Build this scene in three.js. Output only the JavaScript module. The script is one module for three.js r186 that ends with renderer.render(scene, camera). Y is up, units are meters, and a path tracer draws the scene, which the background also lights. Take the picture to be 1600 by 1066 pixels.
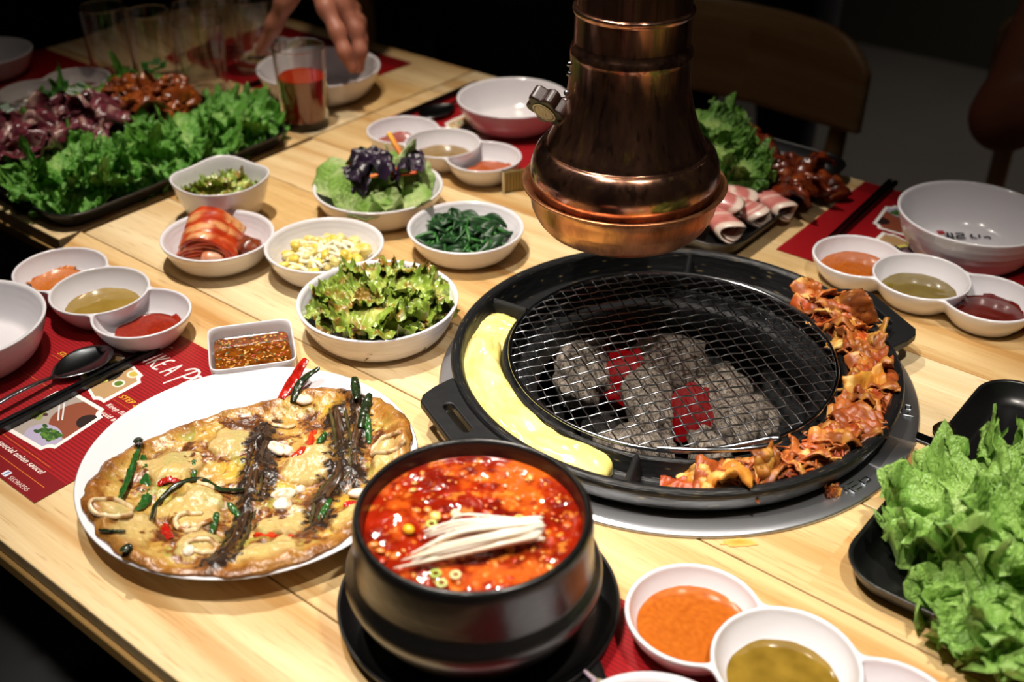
import * as THREE from 'three';
import { RoundedBoxGeometry } from 'three/addons/geometries/RoundedBoxGeometry.js';
import { mergeGeometries, mergeVertices, toCreasedNormals } from 'three/addons/utils/BufferGeometryUtils.js';
import { ImprovedNoise } from 'three/addons/math/ImprovedNoise.js';

// ---------------------------------------------------------------- camera, lamps, exposure
// World: the origin lies on the floor under the centre of the grill; x runs along the table, z across it; y is up.
const T = 0.75;                                        // height of the table top
const scene = new THREE.Scene();
scene.background = new THREE.Color(0x000000);
const camera = new THREE.PerspectiveCamera(33.0, 1600 / 1066, 0.05, 30);
camera.position.set(0.419, T + 0.58, 0.751);
{
  const p = THREE.MathUtils.degToRad(32.6), c = Math.cos(p);
  camera.lookAt(camera.position.x - 0.629 * c, camera.position.y - Math.sin(p), camera.position.z - 0.777 * c);
}
camera.focus = 0.96;
camera.userData.fStop = 4.6;
const renderer = new THREE.WebGLRenderer({ antialias: true });
renderer.toneMapping = THREE.LinearToneMapping;
renderer.toneMappingExposure = 1.0;
renderer.shadowMap.enabled = true;
// ceiling spot lamps: place, target, candela, half angle, softness, colour (each gets a fitting in buildLamps)
const LAMPS = [
  [[-0.60, 2.45, 0.05], [-0.32, T, 0.06], 11, 0.42, 1, 0xfff5e8],
  [[-0.10, 2.45, 0.72], [0.10, T, 0.22], 9.0, 0.36, 1, 0xfff5e8],
  [[0.58, 2.45, 0.28], [0.26, T, 0.14], 7.5, 0.36, 1, 0xfff5e8],
  [[-0.75, 2.45, -0.45], [-0.62, T, -0.18], 3, 0.36, 1, 0xffe8cc],
  [[0.30, 2.45, -2.2], [-0.35, 0, -2.3], 9.0, 0.62, 0.9, 0xffead0],
];
// ---------------------------------------------------------------- helpers
const V = (x, y, z) => new THREE.Vector3(x, y, z), D = Math.PI / 180, PI2 = Math.PI * 2;
const { clamp, lerp, smoothstep } = THREE.MathUtils;
const noiser = new ImprovedNoise();
const N3 = (x, y, z) => noiser.noise(x + 31.7, y + 17.3, z + 5.9);
const fbm = (x, y, z, o = 4) => { let s = 0, a = 0.5, f = 1; for (let i = 0; i < o; i++) { s += a * N3(x * f, y * f, z * f + i * 7.1); a *= 0.5; f *= 2.03; } return s; };
function rng(seed) { let s = seed >>> 0; return () => { s = (s + 0x6d2b79f5) | 0; let t = Math.imul(s ^ (s >>> 15), 1 | s); t = (t + Math.imul(t ^ (t >>> 7), 61 | t)) ^ t; return ((t ^ (t >>> 14)) >>> 0) / 4294967296; }; }
const used = {};
function numbered(name) { const n = used[name] = (used[name] ?? -1) + 1; return n ? name + '_' + String(n).padStart(3, '0') : name; }
function obj(name, geo, mat, parent = scene) {
  const m = new THREE.Mesh(Array.isArray(geo) ? merge(geo) : geo, mat);
  m.name = numbered(name);
  parent.add(m); return m;
}
function tag(o, label, category, group) { o.userData = { label, category }; if (group) o.userData.group = group; return o; }
function thing(name, label, category, pos = [0, 0, 0], turn = 0, group) {
  const o = new THREE.Group(); o.name = numbered(name); o.position.set(...pos); o.rotation.y = turn; scene.add(o);
  return tag(o, label, category, group);
}
function struct(name, geo, mat) { const m = new THREE.Mesh(geo, mat); m.name = name; m.userData.kind = 'structure'; scene.add(m); return m; }
function copy(root, pos, rot, label, group) {
  const r = root.clone(); r.name = numbered(root.name.replace(/_\d{3}$/, '')); r.position.set(...pos); if (rot) r.rotation.set(...rot);
  r.userData = { ...root.userData }; if (label) r.userData.label = label; if (group) r.userData.group = group; scene.add(r); return r;
}
function merge(list) {
  list = list.map((g) => (g.index ? g.toNonIndexed() : g));
  const keys = ['position', 'normal', 'uv', 'color'].filter((k) => list.every((g) => g.attributes[k]));
  for (const g of list) for (const k of Object.keys(g.attributes)) if (!keys.includes(k)) g.deleteAttribute(k);
  return mergeGeometries(list);
}
const hexes = new Map(), hex = (h) => { let c = hexes.get(h); if (!c) hexes.set(h, c = new THREE.Color(h).toArray()); return c; };              // linear rgb of an sRGB hex
const mixc = (a, b, t) => [lerp(a[0], b[0], t), lerp(a[1], b[1], t), lerp(a[2], b[2], t)];
const ss = (a, b, x) => (a > b ? 1 - smoothstep(x, b, a) : smoothstep(x, a, b));
// a computed texture: fn(u, v) gives linear rgb 0..1 (srgb = true) or a grey number
function tex(w, h, fn, srgb = true, rep) {
  const d = new Uint8Array(w * h * 4), enc = (c) => { c = clamp(c, 0, 1); return 255 * (srgb ? (c <= 0.0031308 ? 12.92 * c : 1.055 * Math.pow(c, 1 / 2.4) - 0.055) : c); };
  for (let y = 0, i = 0; y < h; y++) for (let x = 0; x < w; x++, i += 4) {
    const c = fn((x + 0.5) / w, (y + 0.5) / h);
    if (typeof c === 'number') d[i] = d[i + 1] = d[i + 2] = enc(c); else { d[i] = enc(c[0]); d[i + 1] = enc(c[1]); d[i + 2] = enc(c[2]); }
    d[i + 3] = 255;
  }
  const t = new THREE.DataTexture(d, w, h); t.magFilter = t.minFilter = THREE.LinearFilter;
  t.wrapS = t.wrapT = THREE.RepeatWrapping; if (srgb) t.colorSpace = THREE.SRGBColorSpace; if (rep) t.repeat.set(...rep); t.needsUpdate = true; return t;
}
const std = (color, roughness = 0.5, extra = {}) => new THREE.MeshStandardMaterial({ color, roughness, ...extra });
const phys = (color, roughness = 0.5, extra = {}) => new THREE.MeshPhysicalMaterial({ color, roughness, ...extra });
const lathe = (pts, seg = 72) => new THREE.LatheGeometry(pts.map((p) => new THREE.Vector2(p[0], p[1])), seg);
const move = (g, x, y, z) => g.translate(x, y, z);
const tube = (pts, r, seg = 24, rad = 6, closed = false) => new THREE.TubeGeometry(new THREE.CatmullRomCurve3(pts.map((p) => (p.isVector3 ? p : V(...p))), closed), seg, r, rad, closed);
// tube whose radius changes along it, round ends
function taper(pts, rf, seg = 24, rad = 7) {
  const c = new THREE.CatmullRomCurve3(pts.map((p) => (p.isVector3 ? p : V(...p)))), g = new THREE.TubeGeometry(c, seg, 1, rad, false), p = g.attributes.position, q = V();
  for (let i = 0; i <= seg; i++) {
    const o = c.getPointAt(i / seg), e = Math.min(1, Math.sqrt(Math.max(0, 1 - Math.pow(1 - Math.min(1, Math.min(i, seg - i) / 2), 2)))), r = rf(i / seg) * Math.max(e, 0.02);
    for (let j = 0; j <= rad; j++) { const k = i * (rad + 1) + j; q.fromBufferAttribute(p, k).sub(o).multiplyScalar(r).add(o); p.setXYZ(k, q.x, q.y, q.z); }
  }
  g.computeVertexNormals(); return g;
}
// grid surface from fn(u, v) -> [x, y, z], colour from col(u, v, p) (linear)
function sheet(fn, nu, nv, col) {
  const pos = [], uv = [], c = [], idx = [];
  for (let i = 0; i <= nu; i++) for (let j = 0; j <= nv; j++) { const u = i / nu, v = j / nv, p = fn(u, v); pos.push(...p); uv.push(u, v); if (col) c.push(...col(u, v, p)); }
  for (let i = 0; i < nu; i++) for (let j = 0; j < nv; j++) { const a = i * (nv + 1) + j, b = a + nv + 1; idx.push(a, a + 1, b, b, a + 1, b + 1); }
  return built(pos, idx, uv, c);
}
function built(pos, idx, uv, c) {
  const g = new THREE.BufferGeometry(); g.setAttribute('position', new THREE.Float32BufferAttribute(pos, 3));
  if (uv && uv.length) g.setAttribute('uv', new THREE.Float32BufferAttribute(uv, 2));
  if (c && c.length) g.setAttribute('color', new THREE.Float32BufferAttribute(c, 3));
  g.setIndex(idx); g.computeVertexNormals(); return g;
}
// the same with a thickness th(u, v): a closed slab, midsurface fn
function slab(fn, nu, nv, th, col) {
  const e = 1e-3, top = [], uv = [], c = [], idx = [], n = (nu + 1) * (nv + 1), a = V(), b = V(), pos = new Float32Array(n * 6);
  for (let i = 0; i <= nu; i++) for (let j = 0; j <= nv; j++) {
    const u = i / nu, v = j / nv, p = fn(u, v), pu = fn(u + e, v), pv = fn(u, v + e), k = i * (nv + 1) + j;
    a.set(pu[0] - p[0], pu[1] - p[1], pu[2] - p[2]); b.set(pv[0] - p[0], pv[1] - p[1], pv[2] - p[2]); b.cross(a).normalize();
    const edge = Math.min(1, 5 * Math.min(u, 1 - u, v, 1 - v) + 0.25), t = (typeof th === 'number' ? th : th(u, v)) * 0.5 * Math.sqrt(edge);
    for (let m = 0; m < 3; m++) { const nn = b.getComponent(m) * t; pos[k * 3 + m] = p[m] + nn; pos[(n + k) * 3 + m] = p[m] - nn; }
    top.push(u, v);
    if (col) c.push(...col(u, v, p));
  }
  for (let i = 0; i < nu; i++) for (let j = 0; j < nv; j++) { const q = i * (nv + 1) + j, r = q + nv + 1; idx.push(q, q + 1, r, r, q + 1, r + 1, n + q, n + r, n + q + 1, n + r, n + r + 1, n + q + 1); }
  const rim = []; for (let j = 0; j <= nv; j++) rim.push(j); for (let i = 1; i <= nu; i++) rim.push(i * (nv + 1) + nv); for (let j = nv - 1; j >= 0; j--) rim.push(nu * (nv + 1) + j); for (let i = nu - 1; i >= 0; i--) rim.push(i * (nv + 1));
  for (let i = 0; i + 1 < rim.length; i++) idx.push(rim[i], n + rim[i], rim[i + 1], rim[i + 1], n + rim[i], n + rim[i + 1]);
  return built(Array.from(pos), idx, [...top, ...top], col ? [...c, ...c] : null);
}
// lump: displaced ball
function lump(seed, rx, ry, rz, amp, freq, detail = 4, col) {
  let g = new THREE.IcosahedronGeometry(1, detail); g.deleteAttribute('uv'); g.deleteAttribute('normal'); g = mergeVertices(g, 1e-5);
  const p = g.attributes.position, q = V(), c = [];
  for (let i = 0; i < p.count; i++) {
    q.fromBufferAttribute(p, i); const n = fbm(q.x * freq + seed * 3.7, q.y * freq, q.z * freq - seed, 3), s = 1 + amp * n * 2;
    p.setXYZ(i, q.x * rx * s, q.y * ry * s, q.z * rz * s); if (col) c.push(...col(n, q));
  }
  if (col) g.setAttribute('color', new THREE.Float32BufferAttribute(c, 3));
  g.computeVertexNormals(); return g;
}
// isosurface of f < 0 (surface nets), smooth normals from the field
function nets(f, lo, hi, h) {
  const n = [0, 1, 2].map((k) => Math.ceil((hi[k] - lo[k]) / h) + 1), [nx, ny, nz] = n, F = new Float32Array(nx * ny * nz), at = (i, j, k) => (k * ny + j) * nx + i;
  for (let k = 0; k < nz; k++) for (let j = 0; j < ny; j++) for (let i = 0; i < nx; i++) F[at(i, j, k)] = f(lo[0] + i * h, lo[1] + j * h, lo[2] + k * h);
  const id = new Int32Array(nx * ny * nz).fill(-1), pos = [], nor = [], idx = [], e = h * 0.5;
  const C = []; for (let a = 0; a < 8; a++) C.push([a & 1, (a >> 1) & 1, a >> 2]);
  const E = []; for (let a = 0; a < 8; a++) for (const b of [a | 1, a | 2, a | 4]) if (b !== a) E.push([a, b]);
  for (let k = 0; k < nz - 1; k++) for (let j = 0; j < ny - 1; j++) for (let i = 0; i < nx - 1; i++) {
    let m = 0; const g = []; for (let a = 0; a < 8; a++) { const v = F[at(i + C[a][0], j + C[a][1], k + C[a][2])]; g.push(v); if (v < 0) m |= 1 << a; }
    if (m === 0 || m === 255) continue;
    let x = 0, y = 0, z = 0, c = 0;
    for (const [a, b] of E) if ((g[a] < 0) !== (g[b] < 0)) { const t = g[a] / (g[a] - g[b]); x += lerp(C[a][0], C[b][0], t); y += lerp(C[a][1], C[b][1], t); z += lerp(C[a][2], C[b][2], t); c++; }
    x = lo[0] + (i + x / c) * h; y = lo[1] + (j + y / c) * h; z = lo[2] + (k + z / c) * h;
    id[at(i, j, k)] = pos.length / 3; pos.push(x, y, z);
    const gx = f(x + e, y, z) - f(x - e, y, z), gy = f(x, y + e, z) - f(x, y - e, z), gz = f(x, y, z + e) - f(x, y, z - e), l = Math.hypot(gx, gy, gz) || 1; nor.push(gx / l, gy / l, gz / l);
  }
  const quad = (a, b, c, d, flip) => { if (a < 0 || b < 0 || c < 0 || d < 0) return; if (flip) idx.push(a, c, b, b, c, d); else idx.push(a, b, c, b, d, c); };
  for (let k = 1; k < nz - 1; k++) for (let j = 1; j < ny - 1; j++) for (let i = 1; i < nx - 1; i++) {
    const s = F[at(i, j, k)] < 0;
    if (s !== F[at(i + 1, j, k)] < 0) quad(id[at(i, j - 1, k - 1)], id[at(i, j, k - 1)], id[at(i, j - 1, k)], id[at(i, j, k)], !s);
    if (s !== F[at(i, j + 1, k)] < 0) quad(id[at(i - 1, j, k - 1)], id[at(i, j, k - 1)], id[at(i - 1, j, k)], id[at(i, j, k)], s);
    if (s !== F[at(i, j, k + 1)] < 0) quad(id[at(i - 1, j - 1, k)], id[at(i, j - 1, k)], id[at(i - 1, j, k)], id[at(i, j, k)], !s);
  }
  const g = new THREE.BufferGeometry(); g.setAttribute('position', new THREE.Float32BufferAttribute(pos, 3)); g.setAttribute('normal', new THREE.Float32BufferAttribute(nor, 3)); g.setIndex(idx); return g;
}
const smin = (a, b, k) => { const h = Math.max(k - Math.abs(a - b), 0) / k; return Math.min(a, b) - h * h * k * 0.25; };
const smax = (a, b, k) => -smin(-a, -b, k);
function capsule(x, y, z, a, b, ra, rb) {
  const bx = b[0] - a[0], by = b[1] - a[1], bz = b[2] - a[2], px = x - a[0], py = y - a[1], pz = z - a[2];
  const t = clamp((px * bx + py * by + pz * bz) / (bx * bx + by * by + bz * bz), 0, 1);
  return Math.hypot(px - bx * t, py - by * t, pz - bz * t) - lerp(ra, rb, t);
}
// body from bones [a, b, ra, rb], joined smoothly
function body(bones, h, k) {
  const lo = [9, 9, 9], hi = [-9, -9, -9];
  for (const [a, b, ra, rb] of bones) for (let i = 0; i < 3; i++) { const r = Math.max(ra, rb) + h * 3; lo[i] = Math.min(lo[i], a[i] - r, b[i] - r); hi[i] = Math.max(hi[i], a[i] + r, b[i] + r); }
  return nets((x, y, z) => { let d = 9; for (const [a, b, ra, rb] of bones) d = smin(d, capsule(x, y, z, a, b, ra, rb), k); return d; }, lo, hi, h);
}
const tint = (g, fn) => { const p = g.attributes.position, c = []; for (let i = 0; i < p.count; i++) c.push(...fn(p.getX(i), p.getY(i), p.getZ(i), i)); g.setAttribute('color', new THREE.Float32BufferAttribute(c, 3)); return g; };
const CAM = 0.68;                                     // turn that lines a thing's own x axis up with the picture's width
// ---------------------------------------------------------------- materials
const woodTex = tex(1536, 768, (u, v) => {
  const x = u * 1.4, y = v * 0.5, wob = 0.012 * fbm(x * 2.2, y * 9, 1, 3);
  const ring = fbm(x * 1.1, (y + wob) * 34, 3.1, 4), fine = fbm(x * 9, (y + wob) * 330, 8, 3), cloud = fbm(x * 3, y * 10, 5, 3);
  const pore = ss(0.20, 0.34, fbm(x * 26, y * 620, 2.5, 2));
  let c = mixc(hex(0xe4d0a8), hex(0xc9aa7a), clamp(0.5 + 1.1 * ring + 0.5 * fine, 0, 1));
  c = mixc(c, hex(0xb88c52), 0.58 * ss(0.09, 0.38, ring) + 0.42 * ss(0.07, 0.34, cloud));
  return mixc(c, hex(0x9c7442), 0.45 * pore);
});
const woodBump = tex(1024, 512, (u, v) => 0.5 + 0.5 * fbm(u * 14, v * 165, 8, 3), false);
const woodMat = (tone) => phys(tone, 0.42, { map: woodTex, bumpMap: woodBump, bumpScale: 0.0004, clearcoat: 0.12, clearcoatRoughness: 0.35 });
const M = {};
M.boards = [0xffffff, 0xfff4e2, 0xf6ecd8, 0xfffaf0, 0xf2e3c6].map(woodMat);
M.edge = std(0x8a6f45, 0.6); M.edgeLight = std(0xb08a50, 0.55); M.chair = phys(0xc4b0a0, 0.4, { map: woodTex, clearcoat: 0.2 }); M.chairPale = phys(0xd0a870, 0.4, { map: woodTex });
M.white = phys(0xe4e1e6, 0.2, { clearcoat: 0.5, clearcoatRoughness: 0.08 });
M.black = phys(0x0a0a0b, 0.35, { clearcoat: 0.35, clearcoatRoughness: 0.25 });
const speck = tex(512, 512, (u, v) => clamp(0.5 + 0.6 * fbm(u * 60, v * 60, 1, 3), 0, 1), false);
M.iron = std(0x1d1e20, 0.42, { metalness: 0.35, bumpMap: speck, bumpScale: 0.0006 });
M.ironFace = std(0xffffff, 0.4, { metalness: 0.3, bumpMap: speck, bumpScale: 0.0008, map: tex(512, 512, (u, v) => mixc(hex(0x191a1c), hex(0x8a7a52), ss(0.27, 0.36, fbm(u * 95, v * 95, 4, 2)))) });
M.steel = phys(0xc9ccd2, 0.36, { metalness: 1, bumpMap: tex(512, 256, (u, v) => 0.5 + 0.5 * fbm(u * 3, v * 220, 1, 2), false), bumpScale: 0.0001 });
M.wire = std(0xc9ccd2, 0.2, { metalness: 1 });
M.chrome = std(0xaab0b6, 0.16, { metalness: 1 });
M.darkSteel = std(0x4a4c50, 0.28, { metalness: 1 });
M.copper = phys(0xffffff, 0.26, { metalness: 0.97, clearcoat: 0.45, clearcoatRoughness: 0.22,
  map: tex(1024, 1024, (u, v) => {
    const a = u * PI2, x = Math.cos(a) * 2, z = Math.sin(a) * 2, n = fbm(x * 1.3, v * 5, z * 1.3, 4), m = fbm(x * 5, v * 16, z * 5 + 4, 4), s = fbm(x * 22, v * 70, z * 22, 2);
    let c = mixc(hex(0xb98468), hex(0x765246), clamp(0.5 + 1.6 * n, 0, 1)); c = mixc(c, hex(0xc09a4a), 0.6 * ss(0.18, 0.4, m)); c = mixc(c, hex(0x4a342c), 0.7 * ss(0.10, 0.36, -m)); c = mixc(c, hex(0x4a6a62), 0.6 * ss(0.36, 0.46, fbm(x * 3, v * 9, z * 3 + 9, 3)));
    return mixc(c, hex(0x2c211c), 0.6 * ss(0.3, 0.42, s));
  }),
  roughnessMap: tex(512, 512, (u, v) => { const a = u * PI2, x = Math.cos(a), z = Math.sin(a); return clamp(0.66 + 0.7 * fbm(x * 4, v * 9, z * 4, 4) + 0.3 * fbm(x * 30, v * 60, z * 30, 2), 0.3, 1); }, false),
});
M.copperBright = std(0xffffff, 0.36, { metalness: 0.93, map: tex(512, 256, (u, v) => { const a = u * PI2, x = Math.cos(a) * 3, z = Math.sin(a) * 3; return mixc(hex(0xdc9a6c), hex(0x94603f), clamp(0.45 + 1.4 * fbm(x * 1.5, v * 3, z * 1.5, 4) + 0.5 * fbm(x * 15, v * 20, z * 15, 2), 0, 1)); }) });
M.brass = std(0x8a7a58, 0.3, { metalness: 1 });
M.vc = (r = 0.5, extra = {}) => phys(0xffffff, r, { vertexColors: true, ...extra });
const leafBump = tex(512, 512, (u, v) => { const c = (f, s) => 1 - Math.abs(N3(Math.sin(u * PI2) * f, Math.cos(u * PI2) * f + s, Math.sin(v * PI2) * f) + 0.6 * N3(Math.cos(v * PI2) * f, s, Math.sin(u * PI2) * f)); return clamp(0.45 * c(2.4, 1) + 0.35 * c(5.5, 4) + 0.2 * c(11, 8), 0, 1); }, false);
M.leaf = M.vc(0.42, { transmission: 0.2, thickness: 0, bumpMap: leafBump, bumpScale: 0.0035 });
M.food = M.vc(0.48, { clearcoat: 0.16, clearcoatRoughness: 0.3 });
M.wet = M.vc(0.34, { clearcoat: 0.35, clearcoatRoughness: 0.2 });
M.dark = std(0x121210, 0.8); M.navy = std(0x0e1220, 0.9); M.skin = std(0xb0705a, 0.5);
M.glass = phys(0xffffff, 0.02, { transmission: 1, thickness: 0.004, ior: 1.48 });
M.floor = std(0x6a6a6c, 0.6, { map: tex(512, 512, (u, v) => { const c = 0.30 + 0.14 * fbm(u * 12, v * 12, 1, 4); return [c, c, c * 1.02]; }, true) });
M.wall = std(0x23231c, 0.8);
// ---------------------------------------------------------------- the room
{
  const slabBox = (x, y, z, w, h, d) => move(new THREE.BoxGeometry(w, h, d), x, y, z);
  struct('floor', slabBox(0, -0.05, 0, 7.4, 0.1, 7.4), M.floor);
  struct('ceiling', slabBox(0, 2.8, 0, 7.4, 0.1, 7.4), std(0x1a1a1a, 0.9));
  struct('wall_back', slabBox(0, 1.375, -3.3, 7.4, 2.95, 0.2), M.wall);
  struct('wall_left', slabBox(-3.6, 1.375, 0, 0.2, 2.95, 7.4), M.wall);
  struct('wall_right', slabBox(3.6, 1.375, 0, 0.2, 2.95, 7.4), M.wall);
  struct('wall_front', slabBox(0, 1.375, 3.6, 7.4, 2.95, 0.2), M.wall);
}
// ---------------------------------------------------------------- tables: boards run along x; the grill sits in a round hole
function board(x0, x1, z0, z1, hole, i, parent, cut) {
  const pts = [], th = 0.014, c = 0.0012, R = hole;
  const za = z0 + 0.0006, zb = z1 - 0.0006;
  const piece = (poly) => {
    const s = new THREE.Shape(poly.map((p) => new THREE.Vector2(p[0], -p[1])));
    const g = new THREE.ExtrudeGeometry(s, { depth: th - 2 * c, bevelEnabled: true, bevelThickness: c, bevelSize: c, bevelOffset: -c, bevelSegments: 2, steps: 1 });
    g.rotateX(-Math.PI / 2); g.translate(0, T - th + c, 0);
    const p = g.attributes.position, uv = g.attributes.uv; for (let k = 0; k < p.count; k++) uv.setXY(k, p.getX(k) / 1.4 + i * 0.37, p.getZ(k) / 0.5 + i * 0.29);
    return g;
  };
  if (R && Math.max(Math.abs(za), Math.abs(zb)) <= R + 0.001) {
    const left = [], right = [];
    for (let k = 0; k <= 14; k++) { const z = lerp(za, zb, k / 14), x = Math.sqrt(Math.max(1e-5, R * R - z * z)); left.push([-x, z]); right.push([x, z]); }
    obj('board', piece([[x0, za], ...left, [x0, zb]]), M.boards[i % 5], parent);
    obj('board', piece([[x1, zb], ...right.reverse(), [x1, za]]), M.boards[(i + 2) % 5], parent);
  } else obj('board', piece(cut ? cut(za, zb) : [[x0, za], [x1, za], [x1, zb], [x0, zb]]), M.boards[i % 5], parent);
}
{
  const t = thing('dining_table', 'long light wood restaurant table of joined boards that holds the round grill', 'table');
  const zs = [-0.495, -0.395, -0.283, -0.17, -0.057, 0.057, 0.17, 0.283, 0.395, 0.495], X1 = 1.1, X0 = -0.655;
  const end = (z) => (z < 0.19 ? -0.66 : -0.66 + (z - 0.19) * 0.6);
  for (let i = 0; i < 9; i++) board(X0, X1, zs[i], zs[i + 1], Math.abs(zs[i] + zs[i + 1]) < 0.3 ? 0.17 : 0, i, t, (a, b) => [[end(a), a], [X1, a], [X1, b], [end(b), b]]);
  for (const z of [-0.484, 0.484]) {                                                      // second layer under the boards, a little proud
        obj('lower_rail', move(new RoundedBoxGeometry(1.52, 0.0135, 0.03, 2, 0.002), 0.34, T - 0.0215, z - Math.sign(z) * 0.0015), M.edgeLight, t);
  }
  obj('cross_rail', move(new RoundedBoxGeometry(0.03, 0.05, 0.94, 2, 0.003), 0.85, T - 0.054, 0), M.edge, t);
  obj('cross_rail', move(new RoundedBoxGeometry(0.03, 0.05, 0.6, 2, 0.003), -0.38, T - 0.054, -0.15), M.edge, t);
  for (const [x, z] of [[-0.38, -0.40], [0.95, -0.40], [0.95, 0.30], [-0.30, 0.10]]) obj('leg', move(new RoundedBoxGeometry(0.055, T - 0.035, 0.055, 2, 0.005), x, (T - 0.035) / 2, z), M.edge, t);
  const t2 = thing('dining_table', 'narrower light wood table pushed against the far end, under the raw meat tray', 'table');
  const z2 = [-0.495, -0.395, -0.283, -0.17, -0.057, 0.057, 0.197];
  for (let i = 0; i < 6; i++) board(-1.245, -0.663, z2[i], z2[i + 1], 0, i + 3, t2);
    obj('lower_rail', move(new RoundedBoxGeometry(0.57, 0.0135, 0.03, 2, 0.002), -0.954, T - 0.0215, 0.184), M.edgeLight, t2);
  obj('lower_rail', move(new RoundedBoxGeometry(0.57, 0.0135, 0.03, 2, 0.002), -0.954, T - 0.0215, -0.48), M.edgeLight, t2);
  for (const [x, z] of [[-1.2, -0.43], [-1.2, 0.13], [-0.71, -0.43], [-0.71, 0.13]]) obj('leg', move(new RoundedBoxGeometry(0.05, T - 0.035, 0.05, 2, 0.005), x, (T - 0.035) / 2, z), M.edge, t2);
}
// ---------------------------------------------------------------- spot lamps on the ceiling
LAMPS.forEach(([p, to, cd, angle, soft, color], i) => {
  const place = ['over the left side dishes', 'over the pancake plate and the stew pot', 'over the right-hand lettuce tray', 'over the glasses at the far end', 'over the floor behind the table'][i];
  const t = thing('spot_lamp', 'small black ceiling spot lamp hanging ' + place, 'lamp', p), d = V(...to).sub(V(...p)).normalize();
  const q = new THREE.Quaternion().setFromUnitVectors(V(0, -1, 0), d);
  const can = obj('lamp_housing', lathe([[0, 0.1], [0.03, 0.1], [0.036, 0.09], [0.036, -0.03], [0.034, -0.03], [0.033, 0.0], [0, 0.0]], 32), M.black, t); can.quaternion.copy(q);
  const glow = obj('lamp_lens', lathe([[0, -0.001], [0.032, -0.001], [0.032, -0.004], [0, -0.006]], 32), std(0x111111, 0.5, { emissive: color, emissiveIntensity: 60 }), t); glow.quaternion.copy(q);
  const H = 2.75 - p[1]; obj('stem', move(new THREE.CylinderGeometry(0.008, 0.008, H - 0.08, 12), 0, 0.08 + (H - 0.08) / 2, 0), M.black, t);
  const L = new THREE.SpotLight(color, cd, 0, angle, soft, 2); L.position.set(...p).addScaledVector(d, 0.04); L.target.position.set(...to); L.shadow.radius = 1.5; L.castShadow = true; L.shadow.mapSize.set(2048, 2048); L.name = 'spot_light'; scene.add(L, L.target);
});
// ---------------------------------------------------------------- grill
const polar = (r, deg, y = 0) => [r * Math.cos(deg * D), y, r * Math.sin(deg * D)];
{
  const t = thing('grill_ring', 'wide polished steel ring set in the table around the black grill pan', 'grill', [0, T, 0.004]);
  obj('ring', lathe([[0.171, 0.0004], [0.171, 0.004], [0.173, 0.006], [0.186, 0.0068], [0.196, 0.006], [0.203, 0.0045], [0.2075, 0.0035], [0.209, 0.002], [0.2085, 0.0003], [0.171, 0.0004]], 160), M.steel, t);
  // raised strokes of the two stamped marks
  const mark = (deg, strokes) => {
    const parts = strokes.map(([x, z, w, h]) => move(new RoundedBoxGeometry(w, 0.0022, h, 2, 0.0009), x, 0.0072, z));
    const m = obj('stamped_mark', parts, M.chrome, t), q = polar(0.1975, deg); m.position.set(q[0], -0.0012, q[2]); m.rotation.y = Math.PI / 2 - deg * D + Math.PI;
  };
  const b = 0.0013;
  mark(-22, [[-0.006, -0.003, 0.006, b], [-0.006, 0.001, 0.006, b], [-0.009, -0.001, b, 0.005], [-0.003, -0.001, b, 0.005], [0.003, -0.001, 0.005, b], [0.0065, -0.001, b, 0.008], [-0.002, 0.0045, 0.01, b], [-0.002, 0.0075, 0.01, b], [0.003, 0.006, b, 0.004]]);
  mark(13, [[-0.012, -0.002, 0.006, b], [-0.012, 0.0025, 0.006, b], [-0.015, 0, b, 0.005], [-0.007, 0, b, 0.008], [0.001, -0.003, 0.008, b], [0.001, 0.001, 0.008, b], [0.001, 0.005, 0.008, b], [0.007, -0.001, b, 0.008], [0.011, 0.002, b, 0.006], [0.011, 0.005, 0.006, b]]);
  // pressed thumb notch
  const n = obj('thumb_notch', slab((u, v) => { const a = (-7 + 14 * u) * D, r = lerp(0.186, 0.2105, v), k = Math.sin(Math.PI * u); return [r * Math.cos(a), 0.0062 + 0.0065 * k * v, r * Math.sin(a)]; }, 20, 8, 0.0016), M.steel, t); n.rotation.y = 3 * D;
  const br = thing('latch', 'small dark brass knob on a steel strap at the edge of the grill ring', 'latch', [0.215, T, -0.052], 0);
  obj('strap', move(new RoundedBoxGeometry(0.034, 0.003, 0.011, 2, 0.001), -0.006, 0.0017, 0.004), M.darkSteel, br);
  obj('knob', lathe([[0, 0], [0.007, 0], [0.007, 0.003], [0.0045, 0.005], [0.0045, 0.007], [0.0085, 0.0095], [0.009, 0.014], [0.006, 0.018], [0, 0.019]], 32).translate(0.006, 0.003, 0.002), M.brass, br);
}
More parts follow.
